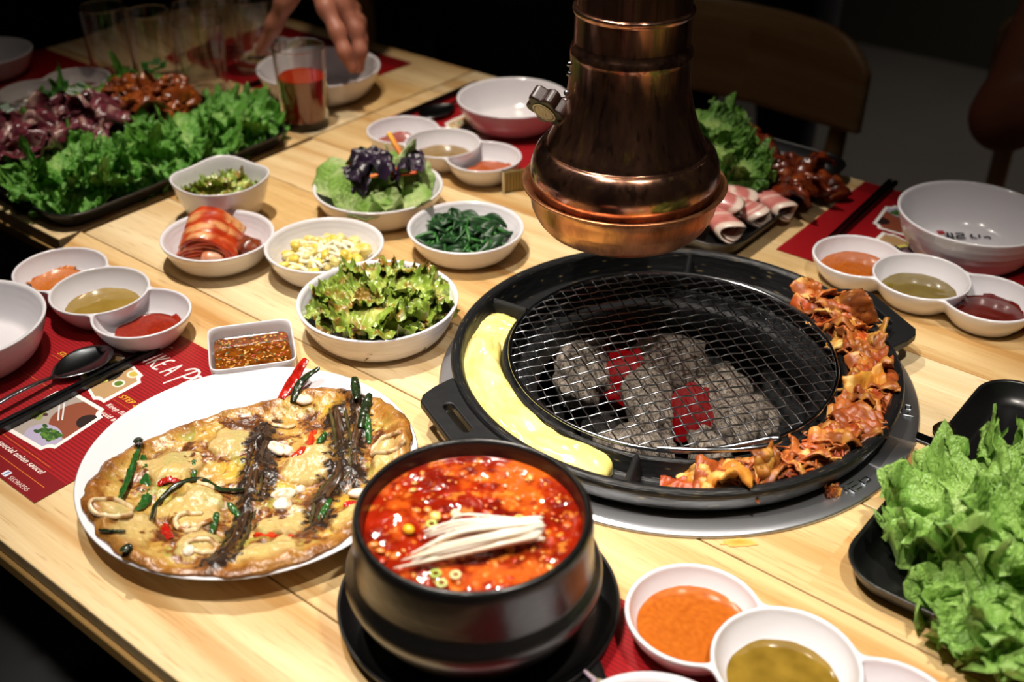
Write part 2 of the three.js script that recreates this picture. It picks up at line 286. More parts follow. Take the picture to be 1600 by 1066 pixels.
{
  const t = thing('grill_pan', 'black cast iron ring pan with food troughs, dividers and two slotted handles', 'pan', [0, T, 0.01]);
  obj('pan_body', lathe([[0.1435, 0.003], [0.1435, 0.026], [0.145, 0.0285], [0.1475, 0.0285], [0.149, 0.027], [0.152, 0.0135], [0.156, 0.012], [0.174, 0.012], [0.178, 0.0135], [0.1835, 0.031], [0.1855, 0.0335], [0.1895, 0.0345], [0.1925, 0.0335], [0.1938, 0.030], [0.1925, 0.026], [0.186, 0.012], [0.181, 0.008], [0.176, 0.0075], [0.1435, 0.0075]], 180), M.ironFace, t);
  for (const deg of [68.5, 172, -117]) {
    const g = slab((u, v) => { const r = lerp(0.1485, 0.1855, u), w = (v - 0.5) * 2, y = 0.0115 + 0.0185 * (1 - Math.pow(Math.abs(w), 2.4)); return [r, y, w * 0.0055]; }, 10, 14, 0.001);
    const m = obj('divider', g, M.iron, t); m.rotation.y = -deg * D;
  }
  for (const deg of [114, -58]) {                                                          // handle with a slot
    const s = new THREE.Shape(), a = 0.205, h = [];
    const P = [[-0.052, 0], [-0.047, 0.018], [-0.041, 0.03], [-0.034, 0.035], [0.034, 0.035], [0.041, 0.03], [0.047, 0.018], [0.052, 0]]; P.forEach((p, k) => (k ? s.lineTo(p[0], p[1]) : s.moveTo(p[0], p[1])));
    const hole = new THREE.Path(); hole.absellipse(-0.017, 0.019, 0.0055, 0.0055, Math.PI / 2, Math.PI * 1.5); hole.absellipse(0.017, 0.019, 0.0055, 0.0055, -Math.PI / 2, Math.PI / 2); s.holes.push(hole);
    const g = new THREE.ExtrudeGeometry(s, { depth: 0.005, bevelEnabled: true, bevelThickness: 0.0015, bevelSize: 0.0015, bevelSegments: 3, curveSegments: 16 });
    g.rotateX(-Math.PI / 2); g.translate(0, 0.024, -0.188);                                  // now points away along -z
    const m = obj('handle', g, M.iron, t); m.rotation.y = (-90 - deg) * D;
  }
  const b = thing('fire_bowl', 'dark ash-grey fire bowl holding the charcoal below the wire mesh', 'bowl', [0, T, 0.01]);
  obj('bowl_wall', lathe([[0.0, -0.085], [0.08, -0.085], [0.125, -0.06], [0.139, -0.01], [0.139, 0.012], [0.142, 0.016], [0.1425, -0.01], [0.13, -0.065], [0.085, -0.092], [0, -0.092]], 96), std(0x2a2b2c, 0.6, { metalness: 0.3, bumpMap: speck, bumpScale: 0.001 }), b);
  obj('inner_ledge', lathe([[0.139, 0.006], [0.127, 0.008], [0.121, 0.004], [0.118, -0.012], [0.121, -0.014], [0.137, -0.006]], 96), M.iron, b);
}
// wire mesh grate
{
  const R = 0.141, t = thing('wire_grate', 'round crimped wire mesh grate resting over the charcoal', 'grate', [-0.002, T + 0.031, 0.010], CAM + 17 * D);
  obj('rim', new THREE.TorusGeometry(R, 0.0019, 10, 140).rotateX(Math.PI / 2), M.chrome, t);
  const pitch = 0.01145, amp = 0.00048, rad = 0.00072, n = Math.floor(R / pitch);
  for (let k = -n; k <= n; k++) for (const dir of [0, 1]) {
    const o = k * pitch, L = Math.sqrt(Math.max(0, R * R - o * o)); if (L < 0.02) continue;
    const pts = [], seg = Math.max(8, Math.round(2 * L / pitch * 4));
    for (let i = 0; i <= seg; i++) { const s = -L + 2 * L * i / seg, dome = 0.0035 * (1 - (s * s + o * o) / (R * R)), y = dome + amp * Math.cos(Math.PI * s / pitch) * (k & 1 ? -1 : 1) * (dir ? -1 : 1); pts.push(dir ? V(o, y, s) : V(s, y, o)); }
    const g = new THREE.TubeGeometry(new THREE.CatmullRomCurve3(pts), seg, rad, 5, false);
    obj('wire', g, M.wire, t);
  }
  const h = tube([polar(0.1405, 62, 0.001), polar(0.1425, 57, 0.003), polar(0.148, 47, 0.007), polar(0.153, 38, 0.009), polar(0.156, 30, 0.010), polar(0.1545, 25.5, 0.0105), polar(0.149, 27, 0.0095), polar(0.145, 33, 0.007), polar(0.1425, 42, 0.004), polar(0.141, 50, 0.001)], 0.0021, 90, 10);
  const hm = obj('lift_handle', h, M.chrome, t); hm.rotation.y = -(CAM + 17 * D);
}
// charcoal
{
  const ashTex = tex(512, 512, (u, v) => { const n = fbm(u * 18, v * 18, 3, 5), c = Math.abs(fbm(u * 26, v * 26, 9, 3)); return mixc(mixc(hex(0xa39a90), hex(0xd2ccc4), clamp(0.5 + n, 0, 1)), hex(0x3a3634), 0.85 * (1 - ss(0.0, 0.035, c))); });
  const ashBump = tex(512, 512, (u, v) => ss(0, 0.06, Math.abs(fbm(u * 26, v * 26, 9, 3))), false);
  const ashMat = std(0xb8b0a8, 0.95, { map: ashTex, bumpMap: ashBump, bumpScale: 0.0012 }), coalMat = std(0x2b2a2a, 0.8, { map: ashTex, bumpMap: ashBump, bumpScale: 0.001 });
  const ember = std(0x3a0a08, 0.8, { emissive: 0xd8141c, emissiveIntensity: 0.22, bumpMap: ashBump, bumpScale: 0.002 });
  const mk = (i, x, z, y, rx, ry, rz, mat, label, turn) => {
    const g = lump(i * 1.3 + 1, rx, ry, rz, 0.34, 1.5, 5); const p = g.attributes.position, uv = [];
    for (let k = 0; k < p.count; k++) uv.push((p.getX(k) + p.getY(k) * 0.6) / 0.09 + i * 0.31, (p.getZ(k) + p.getY(k) * 0.7) / 0.09 + i * 0.17);
    g.setAttribute('uv', new THREE.Float32BufferAttribute(uv, 2));
    const m = obj(mat === ember ? 'glowing_ember' : 'charcoal_lump', g, mat); m.position.set(x, T + y + (mat === coalMat ? 0 : 0.012), z + 0.01); m.rotation.y = turn; return tag(m, label, 'charcoal', mat === coalMat ? 'black unburnt charcoal in the fire bowl' : undefined);
  };
  mk(1, -0.088, 0.008, -0.036, 0.028, 0.026, 0.038, ashMat, 'large ash-grey charcoal lump at the end of the fire bowl nearest the melted cheese', 0.6);
  mk(2, -0.038, -0.062, -0.04, 0.036, 0.026, 0.028, ashMat, 'pale ash-covered charcoal lump at the back of the fire bowl near the copper hood', 0.2);
  mk(3, -0.014, 0.012, -0.034, 0.022, 0.026, 0.05, ashMat, 'long grey charcoal lump in the middle between the two red embers', 0.75);
  mk(4, 0.064, -0.02, -0.036, 0.030, 0.022, 0.028, ashMat, 'whitest cracked charcoal lump, beside the second ember near the lift handle', 1.4);
  mk(5, 0.066, 0.038, -0.04, 0.03, 0.02, 0.018, ashMat, 'small whitish ash lump at the front of the fire bowl', -0.7);
  mk(6, 0.008, 0.068, -0.042, 0.034, 0.02, 0.022, ashMat, 'ash lump at the front edge of the fire bowl behind the cheese tip', 0.4);
  mk(7, 0.022, -0.052, -0.045, 0.028, 0.022, 0.034, ashMat, 'dim grey charcoal lump behind the second ember', 0.3);
  mk(8, -0.056, -0.012, -0.036, 0.020, 0.026, 0.026, ember, 'larger red glowing ember between two ash lumps in the middle', 0.2);
  mk(9, 0.026, 0.004, -0.032, 0.018, 0.026, 0.024, ember, 'red glowing ember with a pointed top nearest the front of the mesh', 0.9);
  const r = rng(5);
  for (let i = 0; i < 12; i++) { const a = r() * PI2, q = 0.045 + 0.035 * r(); mk(20 + i, Math.cos(a) * q, Math.sin(a) * q, -0.060, 0.020 + r() * 0.010, 0.014, 0.018 + r() * 0.008, coalMat, 'black charcoal piece in the shadows of the fire bowl', r() * 3); }
}
// ---------------------------------------------------------------- copper hood
{
  const hx = -0.072, hz = -0.007, t = thing('extractor_hood', 'copper extractor hood with flared bell and catch bowl hanging over the grill', 'extractor hood', [hx, T, hz]);
  obj('pipe', lathe([[0.0455, 0.316], [0.0455, 2.05], [0.043, 2.05], [0.043, 0.316]], 72), M.copper, t);
  obj('bell', lathe([[0.0755, 0.150], [0.0778, 0.152], [0.0785, 0.156], [0.0770, 0.158], [0.0768, 0.162], [0.0792, 0.170], [0.0800, 0.1765], [0.0795, 0.183], [0.0780, 0.1895], [0.0754, 0.1955], [0.0722, 0.1995], [0.0696, 0.2012], [0.0676, 0.2010], [0.0668, 0.2014], [0.0664, 0.2032], [0.0645, 0.2072], [0.0605, 0.2155], [0.0565, 0.226], [0.0528, 0.238], [0.0502, 0.250], [0.0492, 0.262], [0.0488, 0.276], [0.0494, 0.279], [0.0494, 0.282], [0.0482, 0.285], [0.0466, 0.287], [0.0463, 0.290], [0.0463, 0.311], [0.0478, 0.313], [0.0482, 0.315], [0.0478, 0.3165], [0.0455, 0.3168]], 120), M.copper, t);
  obj('catch_bowl', lathe([[0.045, 0.1285], [0.062, 0.1272], [0.068, 0.1295], [0.0735, 0.136], [0.0768, 0.1425], [0.0772, 0.1455], [0.0786, 0.147], [0.0800, 0.156], [0.0805, 0.162], [0.0838, 0.1655], [0.0866, 0.1668], [0.0872, 0.1682], [0.0862, 0.1692], [0.0828, 0.1680], [0.0790, 0.1645], [0.0770, 0.158], [0.0735, 0.145], [0.066, 0.133], [0.045, 0.131]], 120), M.copperBright, t);
  // rivets on the camera-left side
  const ang = Math.atan2(0.66, -0.75);
  for (const y of [0.246, 0.262, 0.270]) { const m = obj('rivet', new THREE.SphereGeometry(0.0024, 14, 10), M.chrome, t), r = y > 0.25 ? 0.0493 : 0.0512; m.position.set(Math.cos(ang) * r, y, Math.sin(ang) * r); }
  const dir = V(-0.80, 0.0, 0.60).normalize(), k = new THREE.Group(); k.name = numbered('damper_knob');
  k.position.set(dir.x * 0.05, 0.238, dir.z * 0.05); k.quaternion.setFromUnitVectors(V(0, 1, 0), V(dir.x, -0.05, dir.z).normalize()); t.add(k);
  obj('shaft', lathe([[0, -0.002], [0.003, -0.002], [0.003, 0.014], [0, 0.014]], 20), M.chrome, k);
  const lobes = new THREE.Shape(); for (let i = 0; i <= 100; i++) { const a = i / 100 * PI2, r = 0.0142 + 0.0024 * Math.cos(a * 6); lobes[i ? 'lineTo' : 'moveTo'](r * Math.cos(a), r * Math.sin(a)); }
  const kg = new THREE.ExtrudeGeometry(lobes, { depth: 0.010, bevelEnabled: true, bevelThickness: 0.002, bevelSize: 0.002, bevelSegments: 4 }).rotateX(-Math.PI / 2).translate(0, 0, 0);
  const km = obj('knob_head', kg, phys(0x22100b, 0.4), k); km.position.y = 0.013; { const n = V(-0.777 * 0.5 + 0.629 * 0.66, -0.55, 0.629 * 0.5 + 0.777 * 0.66).normalize(); km.quaternion.copy(k.quaternion.clone().invert().multiply(new THREE.Quaternion().setFromUnitVectors(V(0, 1, 0), n))); }
  const lab = tex(256, 256, (u, v) => { const x = u - 0.5, y = v - 0.5, r = Math.hypot(x, y); return r < 0.42 && r > 0.38 ? hex(0x5a4a3a) : mixc(hex(0xd8cfb4), hex(0x6a5c48), r < 0.33 && Math.abs(fbm(x * 14, y * 3, 3, 2)) > 0.26 ? 0.8 : 0); });
  const kl = obj('knob_label', lathe([[0, 0.0003], [0.0105, 0.0003], [0.0108, 0]], 40).translate(0, 0.0125, 0), std(0xffffff, 0.4, { map: lab }), k); kl.position.y = 0.013; kl.quaternion.copy(km.quaternion);
  const uv = kl.geometry.attributes.uv, kp = kl.geometry.attributes.position; for (let i = 0; i < uv.count; i++) uv.setXY(i, 0.5 + kp.getX(i) / 0.022, 0.5 + kp.getZ(i) / 0.022);
}
// ---------------------------------------------------------------- dishes
// round bowl: rim radius R, height H, foot radius f; faint turned rings on the wall
function bowlGeo(R, H, f, th = 0.0028, ridged = true) {
  const o = [[0, 0.0012], [f - 0.004, 0.0012], [f - 0.003, 0], [f, 0], [f + 0.001, 0.002]], n = 22, inn = [];
  const rr = (t) => f + 0.001 + (R - f - 0.001) * Math.pow(t, 0.52);
  for (let i = 1; i <= n; i++) { const t = i / n, y = 0.002 + (H - 0.0045) * t; o.push([rr(t) + (ridged && t > 0.3 ? 0.00012 * Math.sin(t * 34) : 0), y]); }
  o.push([R + 0.0004, H - 0.0015], [R + 0.0002, H - 0.0004], [R - 0.0010, H], [R - 0.0024, H - 0.0004], [R - th - 0.0004, H - 0.0016]);
  for (let i = n; i >= 1; i--) { const t = i / n, y = 0.0048 + (H - 0.007) * t; inn.push([Math.max(0.004, (f - 0.004) + (R - th - f + 0.003) * Math.pow(t, 0.55)) + (ridged && t > 0.3 ? 0.00006 * Math.sin(t * 30) : 0), y]); }
  inn.push([f - 0.004, 0.0046], [f * 0.5, 0.004], [0, 0.004]);
  return lathe([...o, ...inn], 96);
}
const innerR = (R, H, f, y) => (f - 0.004) + (R - 0.0028 - f + 0.003) * Math.pow(clamp((y - 0.0048) / (H - 0.007), 0, 1), 0.55);
function bowl(name, label, cat, x, z, R, H, f, group) { const b = obj(name, bowlGeo(R, H, f), M.white); b.position.set(x, T, z); return tag(b, label, cat, group); }
bowl('side_dish_bowl', 'round white bowl holding the dark green spinach', 'bowl', -0.301, -0.061, 0.0611, 0.030, 0.041);
bowl('side_dish_bowl', 'round white bowl holding the folded piece of red kimchi', 'bowl', -0.489, 0.115, 0.058, 0.030, 0.039);
bowl('side_dish_bowl', 'round white bowl holding the yellow soybean sprouts', 'bowl', -0.386, 0.061, 0.0604, 0.031, 0.041);
bowl('side_dish_bowl', 'wide white bowl holding the spicy dressed lettuce, nearest to the grill pan', 'bowl', -0.260, 0.111, 0.0749, 0.036, 0.054);
bowl('side_dish_bowl', 'white bowl holding the mixed salad with purple leaves', 'bowl', -0.440, -0.072, 0.0723, 0.033, 0.052);
bowl('serving_dish', 'empty white dish standing behind the copper hood on the back red placemat', 'dish', -0.483, -0.366, 0.0733, 0.040, 0.048);
bowl('serving_dish', 'empty white dish under the reaching hand, behind the glass of red drink', 'dish', -0.768, -0.288, 0.0853, 0.040, 0.058);
bowl('serving_dish', 'white dish at the near left corner with a small smear of sauce inside', 'dish', -0.520, 0.380, 0.0745, 0.040, 0.055);
bowl('serving_dish', 'white dish whose rim shows at the bottom edge below the orange sauce', 'dish', 0.213, 0.366, 0.0558, 0.030, 0.040);
bowl('serving_dish', 'white dish cut off by the left edge above the far three-part sauce dish', 'dish', -1.20, -0.035, 0.066, 0.036, 0.044);
{ // dish with the printed mark
  const t = thing('serving_dish', 'deep white dish with black brush writing and a red seal printed inside', 'dish', [0.114, T, -0.389]);
  obj('dish_body', bowlGeo(0.0771, 0.050, 0.05), M.white, t);
  const ink = std(0x10131c, 0.5), y = 0.0071, strokes = [], st = (pts, w) => strokes.push(tube(pts.map((p) => [p[0], y, p[1]]), w, 10, 5).scale(1, 0.16, 1).translate(0, y * 0.84, 0));
  st([[-0.012, -0.008], [-0.014, 0.001], [-0.017, 0.006]], 0.0014); st([[-0.017, -0.001], [-0.012, 0.001], [-0.011, 0.007]], 0.0012); st([[-0.008, -0.007], [-0.009, 0.006]], 0.0013);
  st([[-0.004, -0.006], [0.004, -0.006], [0.003, -0.001], [-0.004, 0.0]], 0.0013); st([[-0.004, 0.0], [-0.005, 0.005], [0.004, 0.005]], 0.0013);
  st([[0.013, -0.004], [0.011, 0.003], [0.016, 0.005]], 0.0013); st([[0.021, -0.003], [0.019, 0.004]], 0.0012); st([[0.024, 0.003], [0.030, 0.002], [0.030, 0.006]], 0.0012);
  const w = obj('brush_writing', strokes, ink, t); w.rotation.y = CAM; w.position.set(-0.016, -0.0012, -0.026);
  const s = obj('red_seal', move(new RoundedBoxGeometry(0.0075, 0.0012, 0.0075, 2, 0.0005), 0, 0.0052, 0), std(0xa01820, 0.5), t); s.position.set(-0.036, 0, -0.022);  s.rotation.y = CAM;
}
{ // smear in the near left dish
  const g = sheet((u, v) => { const r = 0.02 + 0.008 * v, a = lerp(-0.6, 0.9, u); return [r * Math.cos(a), 0.0049 + 0.0006 * Math.sin(Math.PI * v), r * Math.sin(a) * 0.6]; }, 16, 4);
  const m = obj('sauce_smear', g, phys(0xe0936a, 0.4)); m.position.set(-0.526, T, 0.385); tag(m, 'faint orange sauce smear in the near left white dish', 'sauce');
}
// big plate
const plate = obj('oval_plate', lathe([[0, 0.002], [0.078, 0.002], [0.080, 0], [0.086, 0], [0.088, 0.003], [0.105, 0.0105], [0.122, 0.0185], [0.1285, 0.0218], [0.1297, 0.0232], [0.1285, 0.0240], [0.1260, 0.0236], [0.118, 0.0205], [0.100, 0.0115], [0.088, 0.0068], [0.078, 0.0058], [0, 0.0055]], 140), M.white);
plate.position.set(-0.178, T, 0.335); tag(plate, 'large white plate under the seafood scallion pancake', 'plate');
// bowls that are not round: profile pushed out by a plan outline r(angle), rim raised by lift(angle)
function shapedBowl(rf, H, foot, lift, th = 0.003, seg = 128) {
  const prof = [[0, 0.001, 0], [foot * 0.95, 0.001, 0], [foot, 0, 0], [foot + 0.03, 0.002, 0.05]];
  for (let i = 1; i <= 12; i++) { const t = i / 12; prof.push([lerp(foot + 0.03, 1, Math.pow(t, 0.62)), 0.002 + (H - 0.004) * t, t]); }
  prof.push([1.002, H - 0.001, 1], [0.995, H, 1], [0.975, H, 1], [0.955, H - 0.0015, 1]);
  for (let i = 11; i >= 0; i--) { const t = i / 12; prof.push([lerp(foot - 0.02, 0.945, Math.pow(t, 0.6)), 0.0045 + (H - 0.007) * t, t]); }
  prof.push([foot * 0.5, 0.004, 0], [0, 0.004, 0]);
  return sheet((u, v) => { const a = u * PI2, k = v * (prof.length - 1), i = Math.min(prof.length - 2, Math.floor(k)), f = k - i, p = prof[i].map((c, m) => lerp(c, prof[i + 1][m], f)), r = rf(a); return [r * p[0] * Math.cos(a), p[1] + lift(a) * p[2], -r * p[0] * Math.sin(a)]; }, seg, (prof.length - 1));
}
const superR = (hx, hz, n) => (a) => Math.pow(Math.pow(Math.abs(Math.cos(a)) / hx, n) + Math.pow(Math.abs(Math.sin(a)) / hz, n), -1 / n);
{
  const b = obj('square_bowl', shapedBowl(superR(0.0485, 0.0485, 2.9), 0.048, 0.62, (a) => 0.0028 * Math.pow(Math.abs(Math.sin(2 * a)), 2)), M.white);
  b.position.set(-0.566, T, 0.046); b.rotation.y = 0.06; tag(b, 'square white bowl with raised corners and leftover lettuce inside', 'bowl');
  const s = obj('square_dish', shapedBowl(superR(0.0375, 0.0365, 9), 0.028, 0.86, () => 0), M.white);
  s.position.set(-0.301, T, 0.229); s.rotation.y = 0.93; tag(s, 'small square white dish of chilli soy dipping sauce', 'dish');
}
// three-part sauce dish
const TH = 0.028, cupX = [-0.066, 0, 0.066], cupR = [0.046, 0.0475, 0.046];
const wallR = (y, R) => R - 0.0165 * Math.pow(1 - clamp(y / TH, 0, 1), 1.6);
const inR = (y, R) => wallR(y, R) - 0.0034;
const cavity = (x, y, z, k) => {
  const r = Math.hypot(x - cupX[k], z);
  let d = smax(r - inR(y, cupR[k]), 0.0045 - y, 0.006);
  if (k !== 1) d = smax(d, wallR(y, cupR[1]) - 0.0004 - Math.hypot(x, z), 0.003);
  return d;
};
const tripleGeo = nets((x, y, z) => {
  let o = 9; for (let k = 0; k < 3; k++) o = smin(o, Math.hypot(x - cupX[k], z) - wallR(y, cupR[k]), 0.008);
  o = smax(smax(o, y - TH, 0.0022), -y, 0.002);
  const c = Math.min(cavity(x, y, z, 0), cavity(x, y, z, 1), cavity(x, y, z, 2));
  return smax(o, -c, 0.0022);
}, [-0.117, -0.004, -0.052], [0.117, TH + 0.004, 0.052], 0.0014);
// sauce filling cup k up to height y
function sauceGeo(k, y, spread = 1, col) {
  const cx = cupX[k], sgn = Math.sign(cx), sx = k === 1 ? 0 : cx + sgn * 0.016, seg = 90, rings = 26, reach = [], film = [], rise = [];
  for (let i = 0; i < seg; i++) { const a = i / seg * PI2; let t = 0; while (t < 0.06 && cavity(sx + t * Math.cos(a), y + 0.0004, t * Math.sin(a), k) < 0.0004) t += 0.0004; reach.push(t * (k === 1 ? 1 : lerp(spread, 1, 0.5 + 0.5 * Math.cos(a) * sgn)));
    const dy = Math.max(0.0006, 0.0012 + 0.006 * fbm(Math.cos(a) * 2.2 + k * 3, Math.sin(a) * 2.2, y * 300, 3)); let q = 0; while (q < 0.06 && cavity(sx + q * Math.cos(a), y + dy, q * Math.sin(a), k) < 0.0003) q += 0.0004; rise.push(dy); film.push(k !== 1 && reach[i] > q - 0.006 ? q : reach[i]); }
  const pos = [sx, y, 0], idx = [], c = []; if (col) c.push(...col(sx, 0, 0));
  for (let r = 1; r <= rings; r++) for (let i = 0; i < seg; i++) {
    const a = i / seg * PI2, top = r === rings, q = top ? 1 : Math.pow(r / (rings - 1), 0.7), t = top ? film[i] : reach[i] * q, x = sx + t * Math.cos(a), z = t * Math.sin(a), yy = y + (top ? (film[i] > reach[i] ? rise[i] : 0.001) : r === rings - 1 ? 0.0005 : 0) + 0.0003 * N3(x * 90, z * 90, k);
    pos.push(x, yy, z); if (col) c.push(...col(x, z, q));
    const p = 1 + (r - 1) * seg + i, n = 1 + (r - 1) * seg + (i + 1) % seg;
    if (r === 1) idx.push(0, n, p); else idx.push(p - seg, n, p, p - seg, n - seg, n);
  }
  return built(pos, idx, null, c);
}
const sauceCol = (a, b, seed, f = 160) => (x, z, q) => mixc(hex(a), hex(b), clamp(0.5 + 1.2 * fbm(x * f, z * f, seed, 3), 0, 1));
const SETTINGS = [
  [[-0.489, 0.257], 0, 'on the red placemat beside the spoon', [[0xc8742a, 0xae5a1c, 0.010, 'thin orange'], [0xb79a4c, 0xa88a3c, 0.009, 'pale brown oily'], [0x9a2a10, 0x7a1c0a, 0.009, 'dark red chilli']], [0.55, 1, 0.8]],
  [[0.112, -0.265], 0, 'in front of the deep dish with brush writing', [[0xb4601e, 0x964812, 0.012, 'orange'], [0x8f7c34, 0x7e6a28, 0.010, 'olive brown oily'], [0x661408, 0x4a0e06, 0.011, 'dark red chilli']], [0.95, 1, 0.85]],
  [[-0.474, -0.217], 0, 'behind the mixed salad bowl', [[0x9a2c0c, 0x7c1e08, 0.009, 'brown red chilli'], [0xa8863c, 0x94722c, 0.009, 'pale brown oily'], [0xb4561c, 0x9a4214, 0.010, 'orange']], [0.6, 1, 0.7]],
  [[0.240, 0.259], 0, 'at the bottom edge beside the lettuce tray', [[0xb8641e, 0x9c4c12, 0.014, 'thick orange'], [0xa48632, 0x7e6420, 0.009, 'golden oily'], [0xc45a1c, 0xa8420e, 0.010, 'orange red']], [1, 1, 0.7]],
  [[-1.019, 0.0], Math.PI / 2, 'behind the raw meat tray', [[0xa86a2c, 0x8c5420, 0.009, 'brown'], [0x8a6a34, 0x6e5224, 0.009, 'brown oily'], [0x7a1c12, 0x60120c, 0.009, 'dark red']], [0.6, 1, 0.6]],
];
SETTINGS.forEach(([p, turn, where, fill, spread], i) => {
  const d = obj('sauce_dish', tripleGeo, M.white); d.position.set(p[0], T, p[1]); d.rotation.y = turn; tag(d, 'three-part white sauce dish ' + where, 'sauce dish');
  fill.forEach(([a, b, y, word], k) => {
    const clear = k === 1, m = obj('dipping_sauce', sauceGeo(k, y, spread[k], sauceCol(a, b, i * 3 + k, clear ? 60 : 260)), clear ? M.vc(0.06, { clearcoat: 1, clearcoatRoughness: 0.03, transmission: 0.35, thickness: 0 }) : M.vc(0.22, { clearcoat: 0.45, clearcoatRoughness: 0.12 }));
    m.position.copy(d.position); m.rotation.y = turn; tag(m, word + ' sauce in the ' + (k === 1 ? 'middle' : k === (i === 4 ? 2 : 0) ? 'farther end' : 'nearer end') + ' cup of the dish ' + ['beside the spoon', 'before the brush-written dish', 'behind the mixed salad', 'at the bottom edge', 'behind the raw meat'][i], 'sauce');
  });
});
// chilli soy sauce in the little square dish
{
  const t = thing('dipping_sauce', 'thin brown soy sauce with chilli flakes and seeds in the small square dish', 'sauce', [-0.301, T, 0.229], 0.93), rf = superR(0.0375, 0.0365, 9);
  obj('liquid', sheet((u, v) => { const a = u * PI2, r = rf(a) * 0.885 * v; return [r * Math.cos(a), 0.0165 + (v > 0.97 ? 0.0008 : 0), -r * Math.sin(a)]; }, 96, 24, (u, v, p) => mixc(hex(0x8a4a12), hex(0x4a2008), clamp(0.5 + 1.4 * fbm(p[0] * 140, p[2] * 140, 3, 3), 0, 1))), M.vc(0.07, { clearcoat: 1, clearcoatRoughness: 0.04 }), t);
  const r = rng(11), bits = [], cs = [hex(0xc08a38), hex(0xcc9c48), hex(0x9c300c), hex(0x4a4a14), hex(0xb0641c)];
  for (let i = 0; i < 330; i++) { const x = (r() - 0.5) * 0.062, z = (r() - 0.5) * 0.061, s = 0.0005 + r() * 0.0008, c = cs[Math.floor(r() * 5)]; bits.push(tint(new THREE.IcosahedronGeometry(1, 0).scale(s * (1 + r()), s * 0.4, s).rotateY(r() * 6).translate(x, 0.0168, z), () => c)); }
  const b = obj('chilli_flakes', bits, M.vc(0.4), t); b.userData.kind = 'stuff';
}
// trays: rounded rectangle of black melamine, hx and hz half sizes
function trayGeo(hx, hz, H) {
  const rr = superR(hx, hz, 1), R = 0.035, out = (a, off) => { // rounded rectangle by angle
    const c = Math.cos(a), s = Math.sin(a), ax = hx + off, az = hz + off, q = R + off; let lo = 0, hi = ax + az;
    for (let i = 0; i < 28; i++) { const m = (lo + hi) / 2, x = Math.abs(m * c), z = Math.abs(m * s), dx = Math.max(0, x - ax + q), dz = Math.max(0, z - az + q); if (Math.hypot(dx, dz) > q || x > ax || z > az) hi = m; else lo = m; } return lo;
  };
  const prof = [[-9, 0.0012], [-0.018, 0.0012], [-0.016, 0], [-0.012, 0.001], [-0.006, 0.008], [-0.001, H - 0.002], [0, H - 0.0008], [-0.0008, H], [-0.0028, H], [-0.0038, H - 0.001], [-0.0085, 0.009], [-0.0145, 0.0042], [-0.02, 0.0034], [-9, 0.0034]];
  const n = 200, m = prof.length - 1;
  return sheet((u, v) => { const a = u * PI2, p = prof[Math.round(v * m)]; if (p[0] < -1) return [0, p[1], 0]; const r = out(a, p[0]); return [r * Math.cos(a), p[1], -r * Math.sin(a)]; }, n, m);
}
[[0.3575, 0.0, 0.1365, 0.156, 'black tray heaped with frilly lettuce at the right edge'], [-0.792, 0.022, 0.134, 0.168, 'black tray with raw beef, spicy meat and frilly lettuce at the far left'], [-0.199, -0.352, 0.134, 0.150, 'black tray with pork slices and lettuce behind the copper hood']].forEach(([x, z, hx, hz, label]) => {
  const g = trayGeo(hx, hz, 0.02), m = obj('serving_tray', g, M.black); m.position.set(x, T, z); tag(m, label, 'tray');
});
// stone pot with its base
{
  const t = thing('pot_base', 'black plastic underplate with a grip, beneath the bubbling stew pot', 'pot stand', [0.047, T, 0.327]);
  obj('plate', lathe([[0, 0], [0.080, 0], [0.089, 0.004], [0.0945, 0.012], [0.0955, 0.0145], [0.0945, 0.016], [0.0925, 0.015], [0.087, 0.008], [0.078, 0.006], [0, 0.006]], 110), M.black, t);
  for (const a of [-14, 166]) { const g = slab((u, v) => { const w = (v - 0.5) * lerp(0.062, 0.038, ss(0, 1, u)); return [0.084 + 0.036 * u, 0.0125 - 0.005 * (1 - Math.pow(Math.abs(v - 0.5) * 2, 2)) * (1 - u), w]; }, 10, 12, 0.004); const m = obj('grip', g, M.black, t); m.rotation.y = a * D; }
  const p = thing('stone_pot', 'black glazed stone pot full of red soft tofu stew', 'pot', [0.053, T + 0.006, 0.338]);
  obj('pot_body', lathe([[0, 0.0], [0.052, 0], [0.058, 0.003], [0.070, 0.020], [0.0785, 0.034], [0.0815, 0.0405], [0.0832, 0.0455], [0.0833, 0.0495], [0.0815, 0.0535], [0.0782, 0.0575], [0.0772, 0.061], [0.0770, 0.070], [0.0762, 0.088], [0.0752, 0.0935], [0.0732, 0.0962], [0.0712, 0.0960], [0.0698, 0.0935], [0.0690, 0.086], [0.0672, 0.06], [0.058, 0.025], [0.04, 0.012], [0, 0.010]], 130),
    phys(0xffffff, 0.34, { clearcoat: 0.35, clearcoatRoughness: 0.2, map: tex(512, 256, (u, v) => { const a = u * PI2, x = Math.cos(a) * 2, z = Math.sin(a) * 2; return mixc(hex(0x0d0c0c), hex(0x5a2c12), 0.8 * ss(0.12, 0.38, fbm(x * 2.4, v * 22, z * 2.4, 4)) * ss(0.70, 0.77, v) * ss(-0.3, 0.4, Math.cos(a - 1.2))); }), bumpMap: speck, bumpScale: 0.0003 }), p);
}
